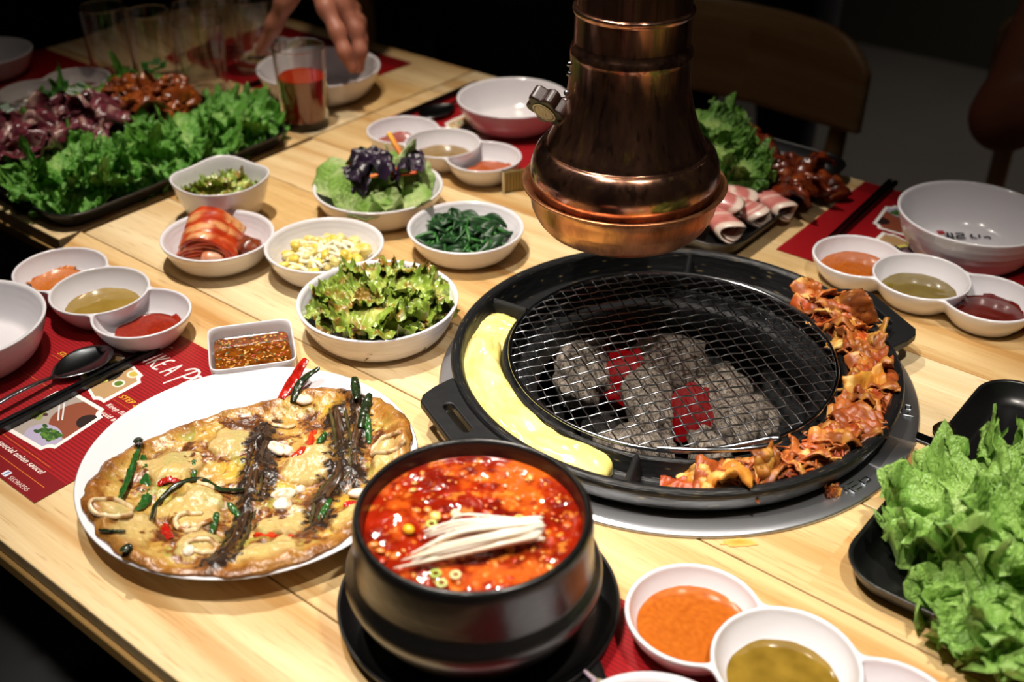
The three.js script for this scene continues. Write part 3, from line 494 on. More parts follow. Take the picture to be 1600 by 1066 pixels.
// tall glasses
function glassOuter(R, H) { return [[0, 0], [R * 0.86, 0], [R * 0.885, 0.001], [R * 0.89, 0.004], [R, H - 0.001], [R - 0.0004, H], [R - 0.0014, H], [R - 0.0018, H - 0.001], [R * 0.89 - 0.0022, 0.0115], [R * 0.80, 0.0095], [0, 0.0088]]; }
{
  const t = thing('drinking_glass', 'clear straight glass holding a red drink below the reaching hand', 'glass', [-0.697, T, -0.195]);
  obj('glass_body', lathe(glassOuter(0.034, 0.107), 72), M.glass, t);
  const d = obj('red_drink', lathe([[0, 0.0098], [0.0262, 0.0106], [0.0280, 0.0135], [0.0302, 0.066], [0.0303, 0.0675], [0.0296, 0.0668], [0, 0.0668]], 64), phys(0x94180c, 0.08, { transmission: 0.2, thickness: 0 }));
  d.position.copy(t.position); tag(d, 'red fruit drink filling the lower half of the glass', 'drink');
  const gl = new THREE.Mesh(lathe(glassOuter(0.0335, 0.105), 64), M.glass); gl.name = 'drinking_glass';
  [[-0.883, -0.181, 'empty glass nearest the lettuce tray and the red drink'], [-0.975, -0.166, 'empty glass between the front and farthest empty glasses'], [-1.045, -0.142, 'empty glass beside the far three-part sauce dish'], [-0.952, -0.228, 'empty glass standing behind the two front glasses'], [-0.915, -0.300, 'empty glass beside the thumb of the reaching hand'], [-1.00, -0.30, 'farthest empty glass, at the back of the group of glasses']].forEach(([x, z, label], i) => {
    const c = gl.clone(); c.name = numbered('drinking_glass'); c.position.set(x, T, z); scene.add(c); tag(c, label, 'glass');
  });
}
// ---------------------------------------------------------------- lettuce
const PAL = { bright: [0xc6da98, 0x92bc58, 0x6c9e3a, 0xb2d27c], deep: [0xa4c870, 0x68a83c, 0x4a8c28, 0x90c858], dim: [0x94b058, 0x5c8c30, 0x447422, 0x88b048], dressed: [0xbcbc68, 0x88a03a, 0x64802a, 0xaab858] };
function lettuceLeaf(seed, L, W, o = {}) {
  const { frill = 1, bend = 0.25, cup = 0.3, pal = PAL.bright, rings = 24, sec = 360, crumple = 0.004, stain = 0, fq = 1, low = 1 } = o, r = rng(seed), ph = [...Array(8)].map(() => r() * PI2), C = pal.map(hex), st = hex(0x8a3a10);
  const pos = [], col = [], idx = [], uv = [];
  for (let i = 0; i <= rings; i++) for (let j = 0; j < sec; j++) {
    const q = Math.pow(i / rings, 0.8), a = j / sec * PI2, ca = Math.cos(a), sa = Math.sin(a);           // a = 0 tip, pi stem
    const stem = ss(-0.97, -0.35, ca), k = lerp(0.34, 1, stem), lobe = 1 + 0.035 * frill * stem * (Math.sin(5 * a + ph[0]) + 0.7 * Math.sin(11 * a + ph[1]));
    let x = sa * W / 2 * q * k * lobe, z = ca * L / 2 * q * lobe;
    const e = stem * frill, w = ph[2] + 2.2 * N3(ca * 2 + seed, sa * 2, 0.3), f1 = Math.sin(5 * a + w);
    const f2 = 2.0 * N3(ca * 4.2 + seed * 5.1, sa * 4.2, q * 1.2), f3 = 2.1 * N3(ca * 9.5 * fq, sa * 9.5 * fq + seed * 3.3, q * 2.6 * fq), f4 = 2.1 * N3(ca * 20 * fq + seed, sa * 20 * fq, q * 5 * fq), g3 = 2.1 * N3(ca * 9.5 * fq + 40, sa * 9.5 * fq + seed, q * 2.6 * fq), g4 = 2.1 * N3(ca * 20 * fq, sa * 20 * fq + 60, q * 5 * fq + seed), sc = Math.min(W, L) * 0.5;
    let y = e * sc * (low * 0.12 * Math.pow(q, 3) * f1 + low * 0.22 * Math.pow(q, 2.5) * f2 + 0.24 * Math.pow(q, 4) * f3 + 0.15 * Math.pow(q, 6) * f4);
    const tg = e * sc * (0.20 * Math.pow(q, 4) * g3 + 0.12 * Math.pow(q, 6) * g4), rd = e * sc * (0.10 * Math.pow(q, 4) * 2 * N3(ca * 8 + 9, sa * 8, q * 2 + seed) + 0.10 * Math.pow(q, 6) * f4);
    x += ca * tg + sa * rd; z += -sa * tg + ca * rd;
    y += cup * sc * Math.pow(Math.abs(x) / (W / 2), 2) - bend * L * Math.pow(z / L + 0.1, 2) + crumple * (2 * fbm(x * 38 + seed, z * 30, seed * 1.3, 3) + 0.9 * Math.abs(N3(x * 110, z * 95, seed))) * (0.4 + q);
    const rib = Math.exp(-Math.pow(x / (W * 0.035 * lerp(1.7, 0.5, ss(-0.5, 0.5, z / L))), 2)) * (1 - ss(0.2, 0.5, z / L));
    y += 0.0022 * rib;
    const vein = Math.pow(Math.abs(Math.sin((z - Math.abs(x) * 0.9) / L * 26 + ph[6])), 14) * ss(0.02, 0.2, Math.abs(x) / W) * (1 - q);
    let c = mixc(C[0], C[1], ss(0.12, 0.62, q * lerp(0.55, 1, stem)) ); c = mixc(c, C[2], ss(0.62, 1, q) * clamp(0.5 + 0.9 * fbm(x * 60, z * 60, seed, 2) + 0.3 * f2, 0, 1)); c = mixc(c, C[3], 0.5 * Math.max(rib, 0.6 * vein));
    c = mixc(c, C[3], 0.45 * clamp(0.5 + 1.5 * fbm(x * 25, z * 25, seed + 4, 2), 0, 1) * ss(0.9, 1, q)); 
    if (stain) c = mixc(c, st, stain * ss(0.02, 0.2, fbm(x * 45, z * 45, seed + 9, 3)));
    pos.push(x, y, z); col.push(...c); uv.push(x / 0.09 + seed * 0.3, z / 0.09);
  }
  for (let i = 0; i < rings; i++) for (let j = 0; j < sec; j++) { const a = i * sec + j, b = i * sec + (j + 1) % sec, c = a + sec, d = b + sec; if (i) idx.push(a, c, b); idx.push(b, c, d); }
  return built(pos, idx, uv, col);
}
function leaves(list, geos, label, group, mat = M.leaf, name = 'lettuce_leaf', cat = 'lettuce') {
  list.forEach(([x, y, z, turn, tx = 0, tz = 0, s = 1], i) => {
    const m = obj(name, geos[i % geos.length], mat); m.position.set(x, T + y, z); m.rotation.set(tx, turn, tz, 'YXZ'); m.scale.setScalar(s);
    tag(m, typeof label === 'string' ? label : label[i] || label[label.length - 1], cat, group);
  });
}
{ // the heap on the right-hand tray; a turn of 0 points the frilly tip along +z
  const g = [1, 2, 3, 4, 5].map((s) => lettuceLeaf(s, 0.17, 0.15, { pal: PAL.bright, frill: 0.95, crumple: 0.006, fq: 1.35, rings: 34, sec: 480 }));
  leaves([
    [0.39, 0.022, -0.075, -1.9, 0.05, 0.0, 1.0], [0.40, 0.02, 0.09, -0.9, 0, 0, 1.0], [0.42, 0.02, -0.02, 1.2, 0, 0, 1.05],
    [0.355, 0.034, -0.04, -2.0, 0.10, 0.1, 0.9], [0.41, 0.046, -0.085, -2.5, 0.1, 0, 0.9],
    [0.345, 0.040, 0.105, -0.75, 0.22, -0.1, 0.95], [0.305, 0.044, 0.055, -1.35, 0.10, 0.05, 1.0],
    [0.378, 0.056, 0.02, -1.6, 0.05, 0.15, 1.05], [0.375, 0.05, 0.10, -0.9, 0.15, 0.0, 0.95], [0.40, 0.060, -0.06, -2.2, 0.0, 0.0, 0.9], [0.43, 0.06, 0.05, -1.2, 0.0, 0.1, 1.0],
  ], g, ['lettuce leaf half buried at the back of the right-hand heap', 'lettuce leaf under the front of the right-hand heap', 'lettuce leaf at the far side of the right-hand heap beside the frame edge', 'frilly lettuce leaf nearest the brass latch on the right-hand tray', 'lettuce leaf topping the far corner of the right-hand heap', 'pale lettuce leaf reaching lowest towards the bottom corner of the right-hand tray', 'lettuce leaf whose frilly edge hangs over the tray rim beside the grill ring', 'large lettuce leaf on top in the middle of the right-hand heap', 'folded lettuce leaf above the lowest one on the right-hand tray', 'topmost lettuce leaf towards the back of the right-hand heap', 'lettuce leaf at the right-hand side of the heap, partly out of frame'], 'lettuce on the right-hand tray');
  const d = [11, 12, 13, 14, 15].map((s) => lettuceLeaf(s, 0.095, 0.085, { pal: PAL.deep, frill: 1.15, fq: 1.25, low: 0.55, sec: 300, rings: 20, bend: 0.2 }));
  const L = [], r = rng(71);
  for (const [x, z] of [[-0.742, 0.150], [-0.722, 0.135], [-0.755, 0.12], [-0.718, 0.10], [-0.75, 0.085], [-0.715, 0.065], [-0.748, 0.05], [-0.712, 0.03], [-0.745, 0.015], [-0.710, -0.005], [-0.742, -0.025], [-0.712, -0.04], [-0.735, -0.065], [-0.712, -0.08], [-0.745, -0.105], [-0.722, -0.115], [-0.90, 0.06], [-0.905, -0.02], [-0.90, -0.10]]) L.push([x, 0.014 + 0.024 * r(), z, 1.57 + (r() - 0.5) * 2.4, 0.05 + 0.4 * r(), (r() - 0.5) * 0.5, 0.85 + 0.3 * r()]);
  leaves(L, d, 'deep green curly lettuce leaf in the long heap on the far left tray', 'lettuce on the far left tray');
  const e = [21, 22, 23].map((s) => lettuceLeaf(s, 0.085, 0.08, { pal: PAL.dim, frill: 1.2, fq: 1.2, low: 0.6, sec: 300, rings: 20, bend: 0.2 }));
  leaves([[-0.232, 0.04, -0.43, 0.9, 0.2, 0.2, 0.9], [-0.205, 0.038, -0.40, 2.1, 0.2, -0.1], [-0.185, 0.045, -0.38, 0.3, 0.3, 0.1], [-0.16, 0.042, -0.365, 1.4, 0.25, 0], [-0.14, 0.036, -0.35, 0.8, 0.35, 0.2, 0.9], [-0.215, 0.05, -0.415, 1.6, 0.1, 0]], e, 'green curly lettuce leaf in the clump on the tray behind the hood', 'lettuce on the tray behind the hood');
}
// ---------------------------------------------------------------- meat
function meat(seed, w, l, th, ca, cb, fat, o = {}) {
  const r = rng(seed), p = [...Array(4)].map(() => r() * 6);
  return slab((u, v) => { const x = (u - 0.5) * w * (1 + 0.2 * Math.sin(v * 5 + p[0])), z = (v - 0.5) * l, y = 0.5 * w * (0.35 * Math.sin(u * 5 + p[1]) + 0.25 * Math.sin(v * 6 + p[2])) + 0.014 * fbm(u * 3.4 + seed, v * 3.4, seed, 4); return [x + 0.1 * w * Math.sin(v * 7 + p[3]), y, z + 0.12 * l * Math.sin(u * 4 + p[0])]; }, 18, 18, th,
    (u, v) => { const n = fbm(u * 3 + seed, v * 6, seed, 3); let c = mixc(hex(ca), hex(cb), clamp(0.5 + 1.4 * n, 0, 1)); return mixc(c, hex(fat), (o.fat ?? 0.8) * ss(0.10, 0.24, fbm(u * 5 + seed * 2, v * 2.2, 4, 3))); });
}
{
  const r = rng(33), beef = [1, 2, 3, 4, 5].map((s) => meat(s, 0.046, 0.05, 0.004, 0x74303c, 0x4a1a26, 0xb49488)), B = [];
  for (const [x, z] of [[-0.83, 0.155], [-0.80, 0.15], [-0.845, 0.12], [-0.79, 0.125], [-0.815, 0.10], [-0.86, 0.085], [-0.835, 0.07], [-0.80, 0.075], [-0.86, 0.045], [-0.835, 0.035], [-0.805, 0.04], [-0.85, 0.015], [-0.82, 0.135], [-0.845, 0.06], [-0.825, 0.055], [-0.86, 0.11], [-0.81, 0.16], [-0.80, 0.10], [-0.87, 0.06], [-0.84, 0.14], [-0.815, 0.02], [-0.86, 0.02], [-0.80, 0.055]]) B.push([x, 0.028 + 0.034 * r(), z, r() * 6, (r() - 0.5) * 1.2, (r() - 0.5) * 1.2, 0.9 + 0.3 * r()]);
  leaves(B, beef, 'dark red marinated raw beef slice piled at the left of the far tray', 'raw beef on the far left tray', M.wet, 'beef_slice', 'meat');
  const spicy = [6, 7, 8, 9].map((s) => meat(s, 0.036, 0.036, 0.006, 0xa45018, 0x501c08, 0xc0702a, { fat: 0.6 })), S = [];
  for (const [x, z] of [[-0.84, -0.015], [-0.81, -0.02], [-0.865, -0.035], [-0.835, -0.05], [-0.80, -0.05], [-0.855, -0.075], [-0.825, -0.08], [-0.80, -0.075], [-0.845, -0.1], [-0.82, -0.035], [-0.84, -0.065], [-0.86, -0.055], [-0.815, -0.065], [-0.83, -0.095], [-0.85, -0.03], [-0.80, -0.03], [-0.82, -0.01]]) S.push([x, 0.032 + 0.036 * r(), z, r() * 6, (r() - 0.5) * 1.2, (r() - 0.5) * 1.2, 0.85 + 0.3 * r()]);
  leaves(S, spicy, 'orange brown spicy marinated meat piece piled behind the lettuce on the far tray', 'spicy meat on the far left tray', M.wet, 'spicy_meat', 'meat');
  const green = sheet((u, v) => [(u - 0.5) * 0.022, 0.003 * Math.sin(u * 9), (v - 0.5) * 0.010], 8, 4, () => hex(0x1f4a14)), G = [];
  for (const [x, z] of [[-0.85, 0.04], [-0.865, 0.06], [-0.86, 0.12], [-0.855, 0.025], [-0.875, 0.035], [-0.85, -0.07], [-0.86, -0.09], [-0.84, -0.085]]) G.push([x, 0.078, z, r() * 6, r() - 0.5, r() - 0.5]);
  leaves(G, [green], 'dark green scallion slice scattered on top of the raw meat', 'scallion on the raw meat', M.vc(0.4), 'scallion_slice', 'scallion');
  // pork: rolled slices with a white fat edge
  const roll = (seed, w, R, turns) => slab((u, v) => { const a = u * turns * PI2 * 0.5, q = R * (1 - 0.35 * u) * (1 + 0.06 * Math.sin(v * 8 + seed)); return [-q * Math.sin(a) * 1.3, R + q * -Math.cos(a) * 0.8, (v - 0.5) * w + 0.004 * Math.sin(a * 2 + seed)]; }, 40, 14, 0.0032,
    (u, v) => mixc(mixc(hex(0xb85a56), hex(0xd08a80), clamp(0.5 + 1.3 * fbm(u * 6, v * 3, seed, 3), 0, 1)), hex(0xe6d0c0), Math.max(ss(0.80, 0.86, v), 0.8 * ss(0.1, 0.2, fbm(u * 2, v * 7, seed + 3, 2)))));
  const pork = [roll(1, 0.05, 0.013, 2.3), roll(2, 0.046, 0.012, 2.6), roll(3, 0.052, 0.014, 2.0)];
  leaves([[-0.104, 0.006, -0.258, 1.0, 0, 0, 1.0], [-0.098, 0.006, -0.305, 1.3, 0, 0.1, 1.0], [-0.125, 0.016, -0.285, 1.6, 0.1, 0, 0.95], [-0.084, 0.006, -0.338, 1.2, 0, 0, 0.9], [-0.14, 0.006, -0.245, 0.6, 0, 0, 1.0], [-0.13, 0.006, -0.32, 1.9, 0, 0, 1.0]], pork,
    ['pink rolled pork slice with a white fat edge nearest the copper bowl', 'pink rolled pork slice right of the nearest one on the tray behind the hood', 'curled pork slice lying on top of the other pork rolls', 'smaller pork roll beside the dark marinated meat', 'pork roll half hidden behind the copper hood', 'pork roll below the lettuce clump behind the hood'], 'pork on the tray behind the hood', M.wet, 'pork_slice', 'meat');
  const dark = [31, 32, 33].map((s) => meat(s, 0.05, 0.042, 0.009, 0x7c2c0c, 0x360e06, 0xa8521a, { fat: 0.6 })), K = [];
  for (const [x, z] of [[-0.085, -0.385], [-0.07, -0.41], [-0.095, -0.42], [-0.12, -0.40], [-0.105, -0.44], [-0.14, -0.43], [-0.17, -0.445], [-0.2, -0.46], [-0.08, -0.365]]) K.push([x, 0.016 + 0.014 * r(), z, r() * 6, (r() - 0.5) * 0.8, (r() - 0.5) * 0.8]);
  leaves(K, dark, 'dark red marinated meat piece along the back of the tray behind the hood', 'marinated meat on the tray behind the hood', M.wet, 'marinated_meat', 'meat');
}
// ---------------------------------------------------------------- side dishes
const inBowl = (cx, cz, y, x, z) => [cx + x, y, cz + z];
{ // kimchi: a folded stack of leaves
  const t = thing('kimchi_stack', 'folded stack of red cabbage kimchi standing in its white bowl', 'kimchi', [-0.4945, T + 0.007, 0.1195], CAM); t.scale.setScalar(1.16);
  for (let k = 0; k < 6; k++) {
    const g = slab((u, v) => { const x = (u - 0.5) * (0.060 - 0.003 * k), z = (v - 0.5) * 0.045, fold = 0.010 * Math.pow(Math.abs(u - 0.42) * 2, 2.2); return [x * 0.95 + 0.003 * Math.sin(k * 2), 0.004 + k * 0.0052 - fold * (0.6 + 0.12 * k) + 0.0022 * fbm(u * 4 + k, v * 5, k, 3) + 0.012 * (0.5 - v) * (k / 6), z - 0.006 + 0.002 * k * 0.5]; }, 26, 20, 0.0048,
      (u, v) => { const n = fbm(u * 3.4 + k * 3, v * 9 + k, k, 4), vein = Math.pow(Math.abs(Math.sin(v * 26 + 3 * fbm(u * 2, v * 2, k, 2))), 6); let c = mixc(hex(0xc84818), hex(0x9a2208), clamp(0.5 + 1.5 * n, 0, 1)); c = mixc(c, hex(0xe8b474), k > 3 ? 0.75 * ss(-0.1, 0.25, fbm(u * 2 + 2, v * 4, 5, 3)) : 0.35 * vein); return mixc(c, hex(0x7a1806), 0.6 * ss(0.18, 0.3, fbm(u * 9, v * 12, k + 3, 2))); });
    obj('kimchi_layer', g, M.wet, t);
  }
  obj('kimchi_stalk', lump(4, 0.010, 0.006, 0.007, 0.3, 1.2, 3, (n) => mixc(hex(0xe8c0a0), hex(0xd07040), clamp(0.5 + n * 2, 0, 1))).translate(0.004, 0.008, 0.022), M.wet, t);
  obj('kimchi_stalk', lump(6, 0.012, 0.008, 0.011, 0.3, 1.4, 3, (n) => mixc(hex(0x8a3a10), hex(0x5a2008), clamp(0.5 + n * 2, 0, 1))).translate(0.034, 0.009, 0.004), M.wet, t);
  const j = obj('kimchi_juice', sheet((u, v) => [0.039 * v * Math.cos(u * PI2), 0.0072, 0.039 * v * Math.sin(u * PI2)], 48, 6, (u, v, p) => mixc(hex(0xd8561c), hex(0xf0a070), ss(0.75, 1, v + 0.2 * N3(p[0] * 60, 0, p[2] * 60)))), M.vc(0.08, { clearcoat: 1 })); j.position.set(-0.489, T, 0.115); tag(j, 'thin orange kimchi juice pooled in the kimchi bowl', 'sauce');
}
{ // soybean sprouts, one by one
  const kinds = [...Array(7)].map((_, i) => {
    const r = rng(100 + i), t = new THREE.Group(), q = (r() - 0.5), pts = [[0, 0, 0], [0.010, 0.001, 0.003 * q], [0.020, 0.0 + 0.003 * r(), 0.010 * q], [0.030, -0.001, 0.02 * q + 0.004]];
    obj('sprout_stem', taper(pts, (u) => lerp(0.0024, 0.0016, u), 18, 7), phys(0xf0ecd2, 0.25), t);
    const half = (s) => new THREE.SphereGeometry(1, 14, 10).scale(0.0066, 0.0034, 0.0044).translate(-0.0048, s * 0.0018, s * 0.0004).rotateZ(s * 0.12);
    obj('sprout_head', [half(1), half(-1)], phys([0xe0c850, 0xdcca78, 0xe8dc94][i % 3], 0.28, { clearcoat: 0.4 }), t); return t;
  });
  const r = rng(77);
  for (let i = 0; i < 104; i++) {
    const a = r() * PI2, q = Math.sqrt(r()) * 0.039, lay = r(), c = kinds[i % 7].clone(); c.name = numbered('soybean_sprout'); c.position.set(-0.386 + q * Math.cos(a), T + 0.013 + lay * 0.017 * (1 - q / 0.07), 0.061 + q * Math.sin(a));
    const inward = Math.atan2(-q * Math.sin(a), -q * Math.cos(a)); c.rotation.set((r() - 0.5) * 0.6, -inward + (r() - 0.5) * 2.4, (r() - 0.6) * 0.4); scene.add(c); tag(c, 'pale soybean sprout with a yellow bean head in the round white bowl', 'bean sprout', 'soybean sprouts in their bowl');
  }
}
{ // spinach
  const kinds = [...Array(8)].map((_, i) => { const r = rng(200 + i), k = r() - 0.5, leafy = i % 2, C = [hex(0x1a4a1c), hex(0x0b2a10), hex(0x2c6a24)];
    return leafy ? slab((u, v) => { const w = 0.010 * Math.sin(Math.PI * Math.pow(u, 0.7)), x = (u - 0.5) * 0.036; return [x, 0.004 * Math.sin(u * 5 + i) + 0.003 * Math.sin(v * 9), (v - 0.5) * 2 * w + 0.012 * k * Math.sin(u * 3)]; }, 16, 8, 0.0012, (u, v) => mixc(C[0], C[1], clamp(0.5 + 1.5 * fbm(u * 5, v * 5, i, 3), 0, 1)))
      : tint(taper([[-0.022, 0, 0], [-0.008, 0.004 * r(), 0.010 * k], [0.008, 0.003 * r(), 0.014 * k], [0.022, -0.002, 0.004]], (u) => lerp(0.0018, 0.0012, u), 18, 6), (x) => mixc(C[2], C[0], ss(-0.02, 0.02, x))); });
  const r = rng(78), list = [];
  for (let i = 0; i < 130; i++) { const a = r() * PI2, q = Math.sqrt(r()) * 0.036; list.push([-0.301 + q * Math.cos(a), 0.013 + r() * 0.022 * (1 - q * q / 0.0022), -0.061 + q * Math.sin(a), r() * 6, (r() - 0.5) * 0.5, (r() - 0.5) * 0.4, 0.8 + 0.4 * r()]); }
  leaves(list, kinds, 'dark green blanched spinach strand in the white bowl beside the hood', 'spinach in its bowl', M.vc(0.45), 'spinach_strand', 'spinach');
}
{ // dressed lettuce, leftover lettuce, mixed salad
  const g = [41, 42, 43, 44, 45].map((s) => lettuceLeaf(s, 0.074, 0.066, { pal: PAL.dressed, frill: 0.5, stain: 0.65, sec: 220, rings: 18, crumple: 0.007, bend: 0.5 })), r = rng(91), list = [];
  for (let i = 0; i < 17; i++) { const a = i * 2.4, q = 0.008 + 0.034 * Math.sqrt(i / 17); list.push([-0.260 + q * Math.cos(a), 0.022 + 0.014 * r() * (1.1 - q / 0.06) + 0.004, 0.111 + q * Math.sin(a), r() * 6, (r() - 0.5) * 0.55, (r() - 0.5) * 0.55, 0.75 + 0.3 * r()]); }
  for (let i = 0; i < 9; i++) { const a = i / 9 * PI2 + 0.3; list.push([-0.260 + 0.044 * Math.cos(a), 0.023, 0.111 + 0.044 * Math.sin(a), Math.PI / 2 - a, -0.35, (r() - 0.5) * 0.4, 0.62]); }
  list.push([-0.30, 0.036, 0.085, 4.2, 0.5, 0.2, 0.8], [-0.275, 0.038, 0.06, 3.4, 0.4, 0, 0.8], [-0.222, 0.037, 0.074, 2.4, 0.5, 0, 0.75]);
  leaves(list, g, 'crumpled lettuce piece coated in brown chilli dressing in the wide bowl', 'dressed lettuce in the wide bowl', M.wet);
  const L2 = [];
  for (let i = 0; i < 13; i++) L2.push([-0.566 + (r() - 0.5) * 0.052, 0.022 + 0.010 * r(), 0.046 + (r() - 0.5) * 0.052, r() * 6, (r() - 0.5) * 0.7, (r() - 0.5) * 0.7, 0.66]);
  leaves(L2, g, 'limp yellow-green lettuce scrap left in the square white bowl', 'leftover lettuce in the square bowl', M.wet);
  const chunk = (s, w, l, c0, c1, amp = 0.3) => slab((u, v) => { const x = (u - 0.5) * w * (0.6 + 0.5 * Math.sin(Math.PI * v)), z = (v - 0.5) * l; return [x, amp * w * Math.sin(u * 4 + s) + 0.006 * fbm(u * 3 + s, v * 4, s, 3) * 2 + 0.1 * l * Math.sin(v * 3 + s), z]; }, 20, 20, 0.0016, (u, v) => mixc(hex(c0), hex(c1), clamp(0.5 + 1.3 * fbm(u * 3 + s, v * 3, s, 3) + 0.3 * Math.sin(v * 3), 0, 1)));
  const C = [-0.440, -0.072], pale = [1, 2, 3, 4].map((s) => chunk(s, 0.05, 0.062, 0xd8e0a8, 0x8ab848)), purple = [5, 6, 7].map((s) => chunk(s, 0.026, 0.052, 0x3a2244, 0x18121e, 0.28));
  leaves([[C[0] - 0.036, 0.036, C[1] + 0.024, 0.4, 0.2, 0.7, 1], [C[0] - 0.042, 0.043, C[1] - 0.022, 1.4, -1.0, 0.2, 0.95], [C[0] + 0.028, 0.030, C[1] + 0.036, -0.6, 0.25, -0.1, 1.0], [C[0] + 0.04, 0.034, C[1] + 0.002, 0.9, 0.2, -0.5, 1.1], [C[0] + 0.0, 0.027, C[1] + 0.036, 0.9, 0.2, 0, 1.05], [C[0] + 0.026, 0.040, C[1] - 0.032, 0.6, 0.4, -0.6, 1.0], [C[0], 0.020, C[1], 0.2, 0, 0, 1.3], [C[0] - 0.02, 0.03, C[1] - 0.04, 2.2, 0.3, 0, 1.0]], pale, 'pale green iceberg lettuce piece in the mixed salad bowl', 'salad lettuce in the mixed salad', M.leaf);
  leaves([[C[0] - 0.018, 0.046, C[1] + 0.006, 0.5, 0.3, 0.3, 1.1], [C[0] + 0.0, 0.050, C[1] - 0.008, 1.2, 0.1, -0.2, 1.1], [C[0] - 0.010, 0.043, C[1] + 0.022, 0.2, 0.5, 0.1, 1.0], [C[0] + 0.016, 0.048, C[1] - 0.020, 0.9, -0.1, 0.3, 1.0], [C[0] - 0.022, 0.055, C[1] - 0.014, 2.2, 0.2, 0.2, 0.9], [C[0] + 0.022, 0.055, C[1] - 0.038, 0.7, 0.1, 0.7, 0.8], [C[0] - 0.02, 0.04, C[1] + 0.03, 0.9, 0.6, 0.0, 0.8]], purple, 'dark purple cabbage strip on top of the mixed salad', 'purple cabbage in the mixed salad', M.vc(0.35), 'purple_cabbage', 'cabbage');
  const stick = (c) => tint(new RoundedBoxGeometry(0.034, 0.0035, 0.0055, 3, 0.0014), (x) => mixc(hex(c), hex(0xd8480c), ss(0.0, 0.017, x)));
  leaves([[C[0] - 0.030, 0.047, C[1] - 0.004, 0.3, 0, 0.1], [C[0] + 0.014, 0.052, C[1] + 0.002, 0.9, 0, 0.2], [C[0] + 0.03, 0.05, C[1] - 0.012, 0.8, 0, 0.1, 0.8], [C[0] - 0.004, 0.066, C[1] - 0.036, -0.35, 0.2, -0.7, 1.1]], [stick(0xd84a10), stick(0xe07818), stick(0xd84a10), stick(0xe8b010)], ['orange carrot stick at the left of the mixed salad', 'orange pepper stick lying on the purple leaves', 'short orange pepper stick at the right of the mixed salad', 'yellow pepper strip standing up at the back of the mixed salad'], null, M.food, 'pepper_stick', 'pepper');
}
// ---------------------------------------------------------------- food in the grill pan
const G0 = [0, 0.01];
{
  const arc = (a0, a1, r0, r1, h0, seed, n = 90) => sheet((u, v) => {
    const end = Math.pow(Math.max(0, 1 - Math.pow(Math.abs(2 * u - 1), 9)), 0.5), s = Math.sin(Math.PI * v), wob = 0.0025 * fbm(u * 7 + seed, v * 2, seed, 3), a = (lerp(a0, a1, 0.5 + (u - 0.5) * (0.93 + 0.07 * end)) + 1.2 * (v - 0.5) * Math.sin(u * 9)) * D, mid = (r0 + r1) / 2, half = (r1 - r0) / 2 * (0.25 + 0.75 * end) * (1 + 0.1 * Math.sin(u * 11 + seed));
    const r = mid - half * Math.cos(Math.PI * v), y = 0.0125 + h0 * end * Math.pow(s, 0.45) * (0.92 + 0.5 * fbm(u * 6, v * 2.5, seed, 3)) + wob * s;
    return [G0[0] + r * Math.cos(a), y, G0[1] + r * Math.sin(a)];
  }, n, 36, (u, v) => mixc(hex(0xf0da74), hex(0xf4e8a0), clamp(0.4 + 1.3 * fbm(u * 9 + seed, v * 3, seed, 3), 0, 1)));
  const cheese = phys(0xffffff, 0.24, { vertexColors: true, clearcoat: 0.5, clearcoatRoughness: 0.15 });
  const a = obj('melted_cheese', arc(72, 157, 0.1485, 0.1865, 0.022, 2, 140), cheese); a.position.y = T; tag(a, 'thick strip of melted pale yellow cheese filling the left trough of the grill pan', 'cheese');
  const b = obj('melted_cheese', arc(147, 171, 0.1485, 0.185, 0.012, 7, 60), cheese); b.position.y = T; tag(b, 'thin flat end of melted cheese against the back divider', 'cheese');
}
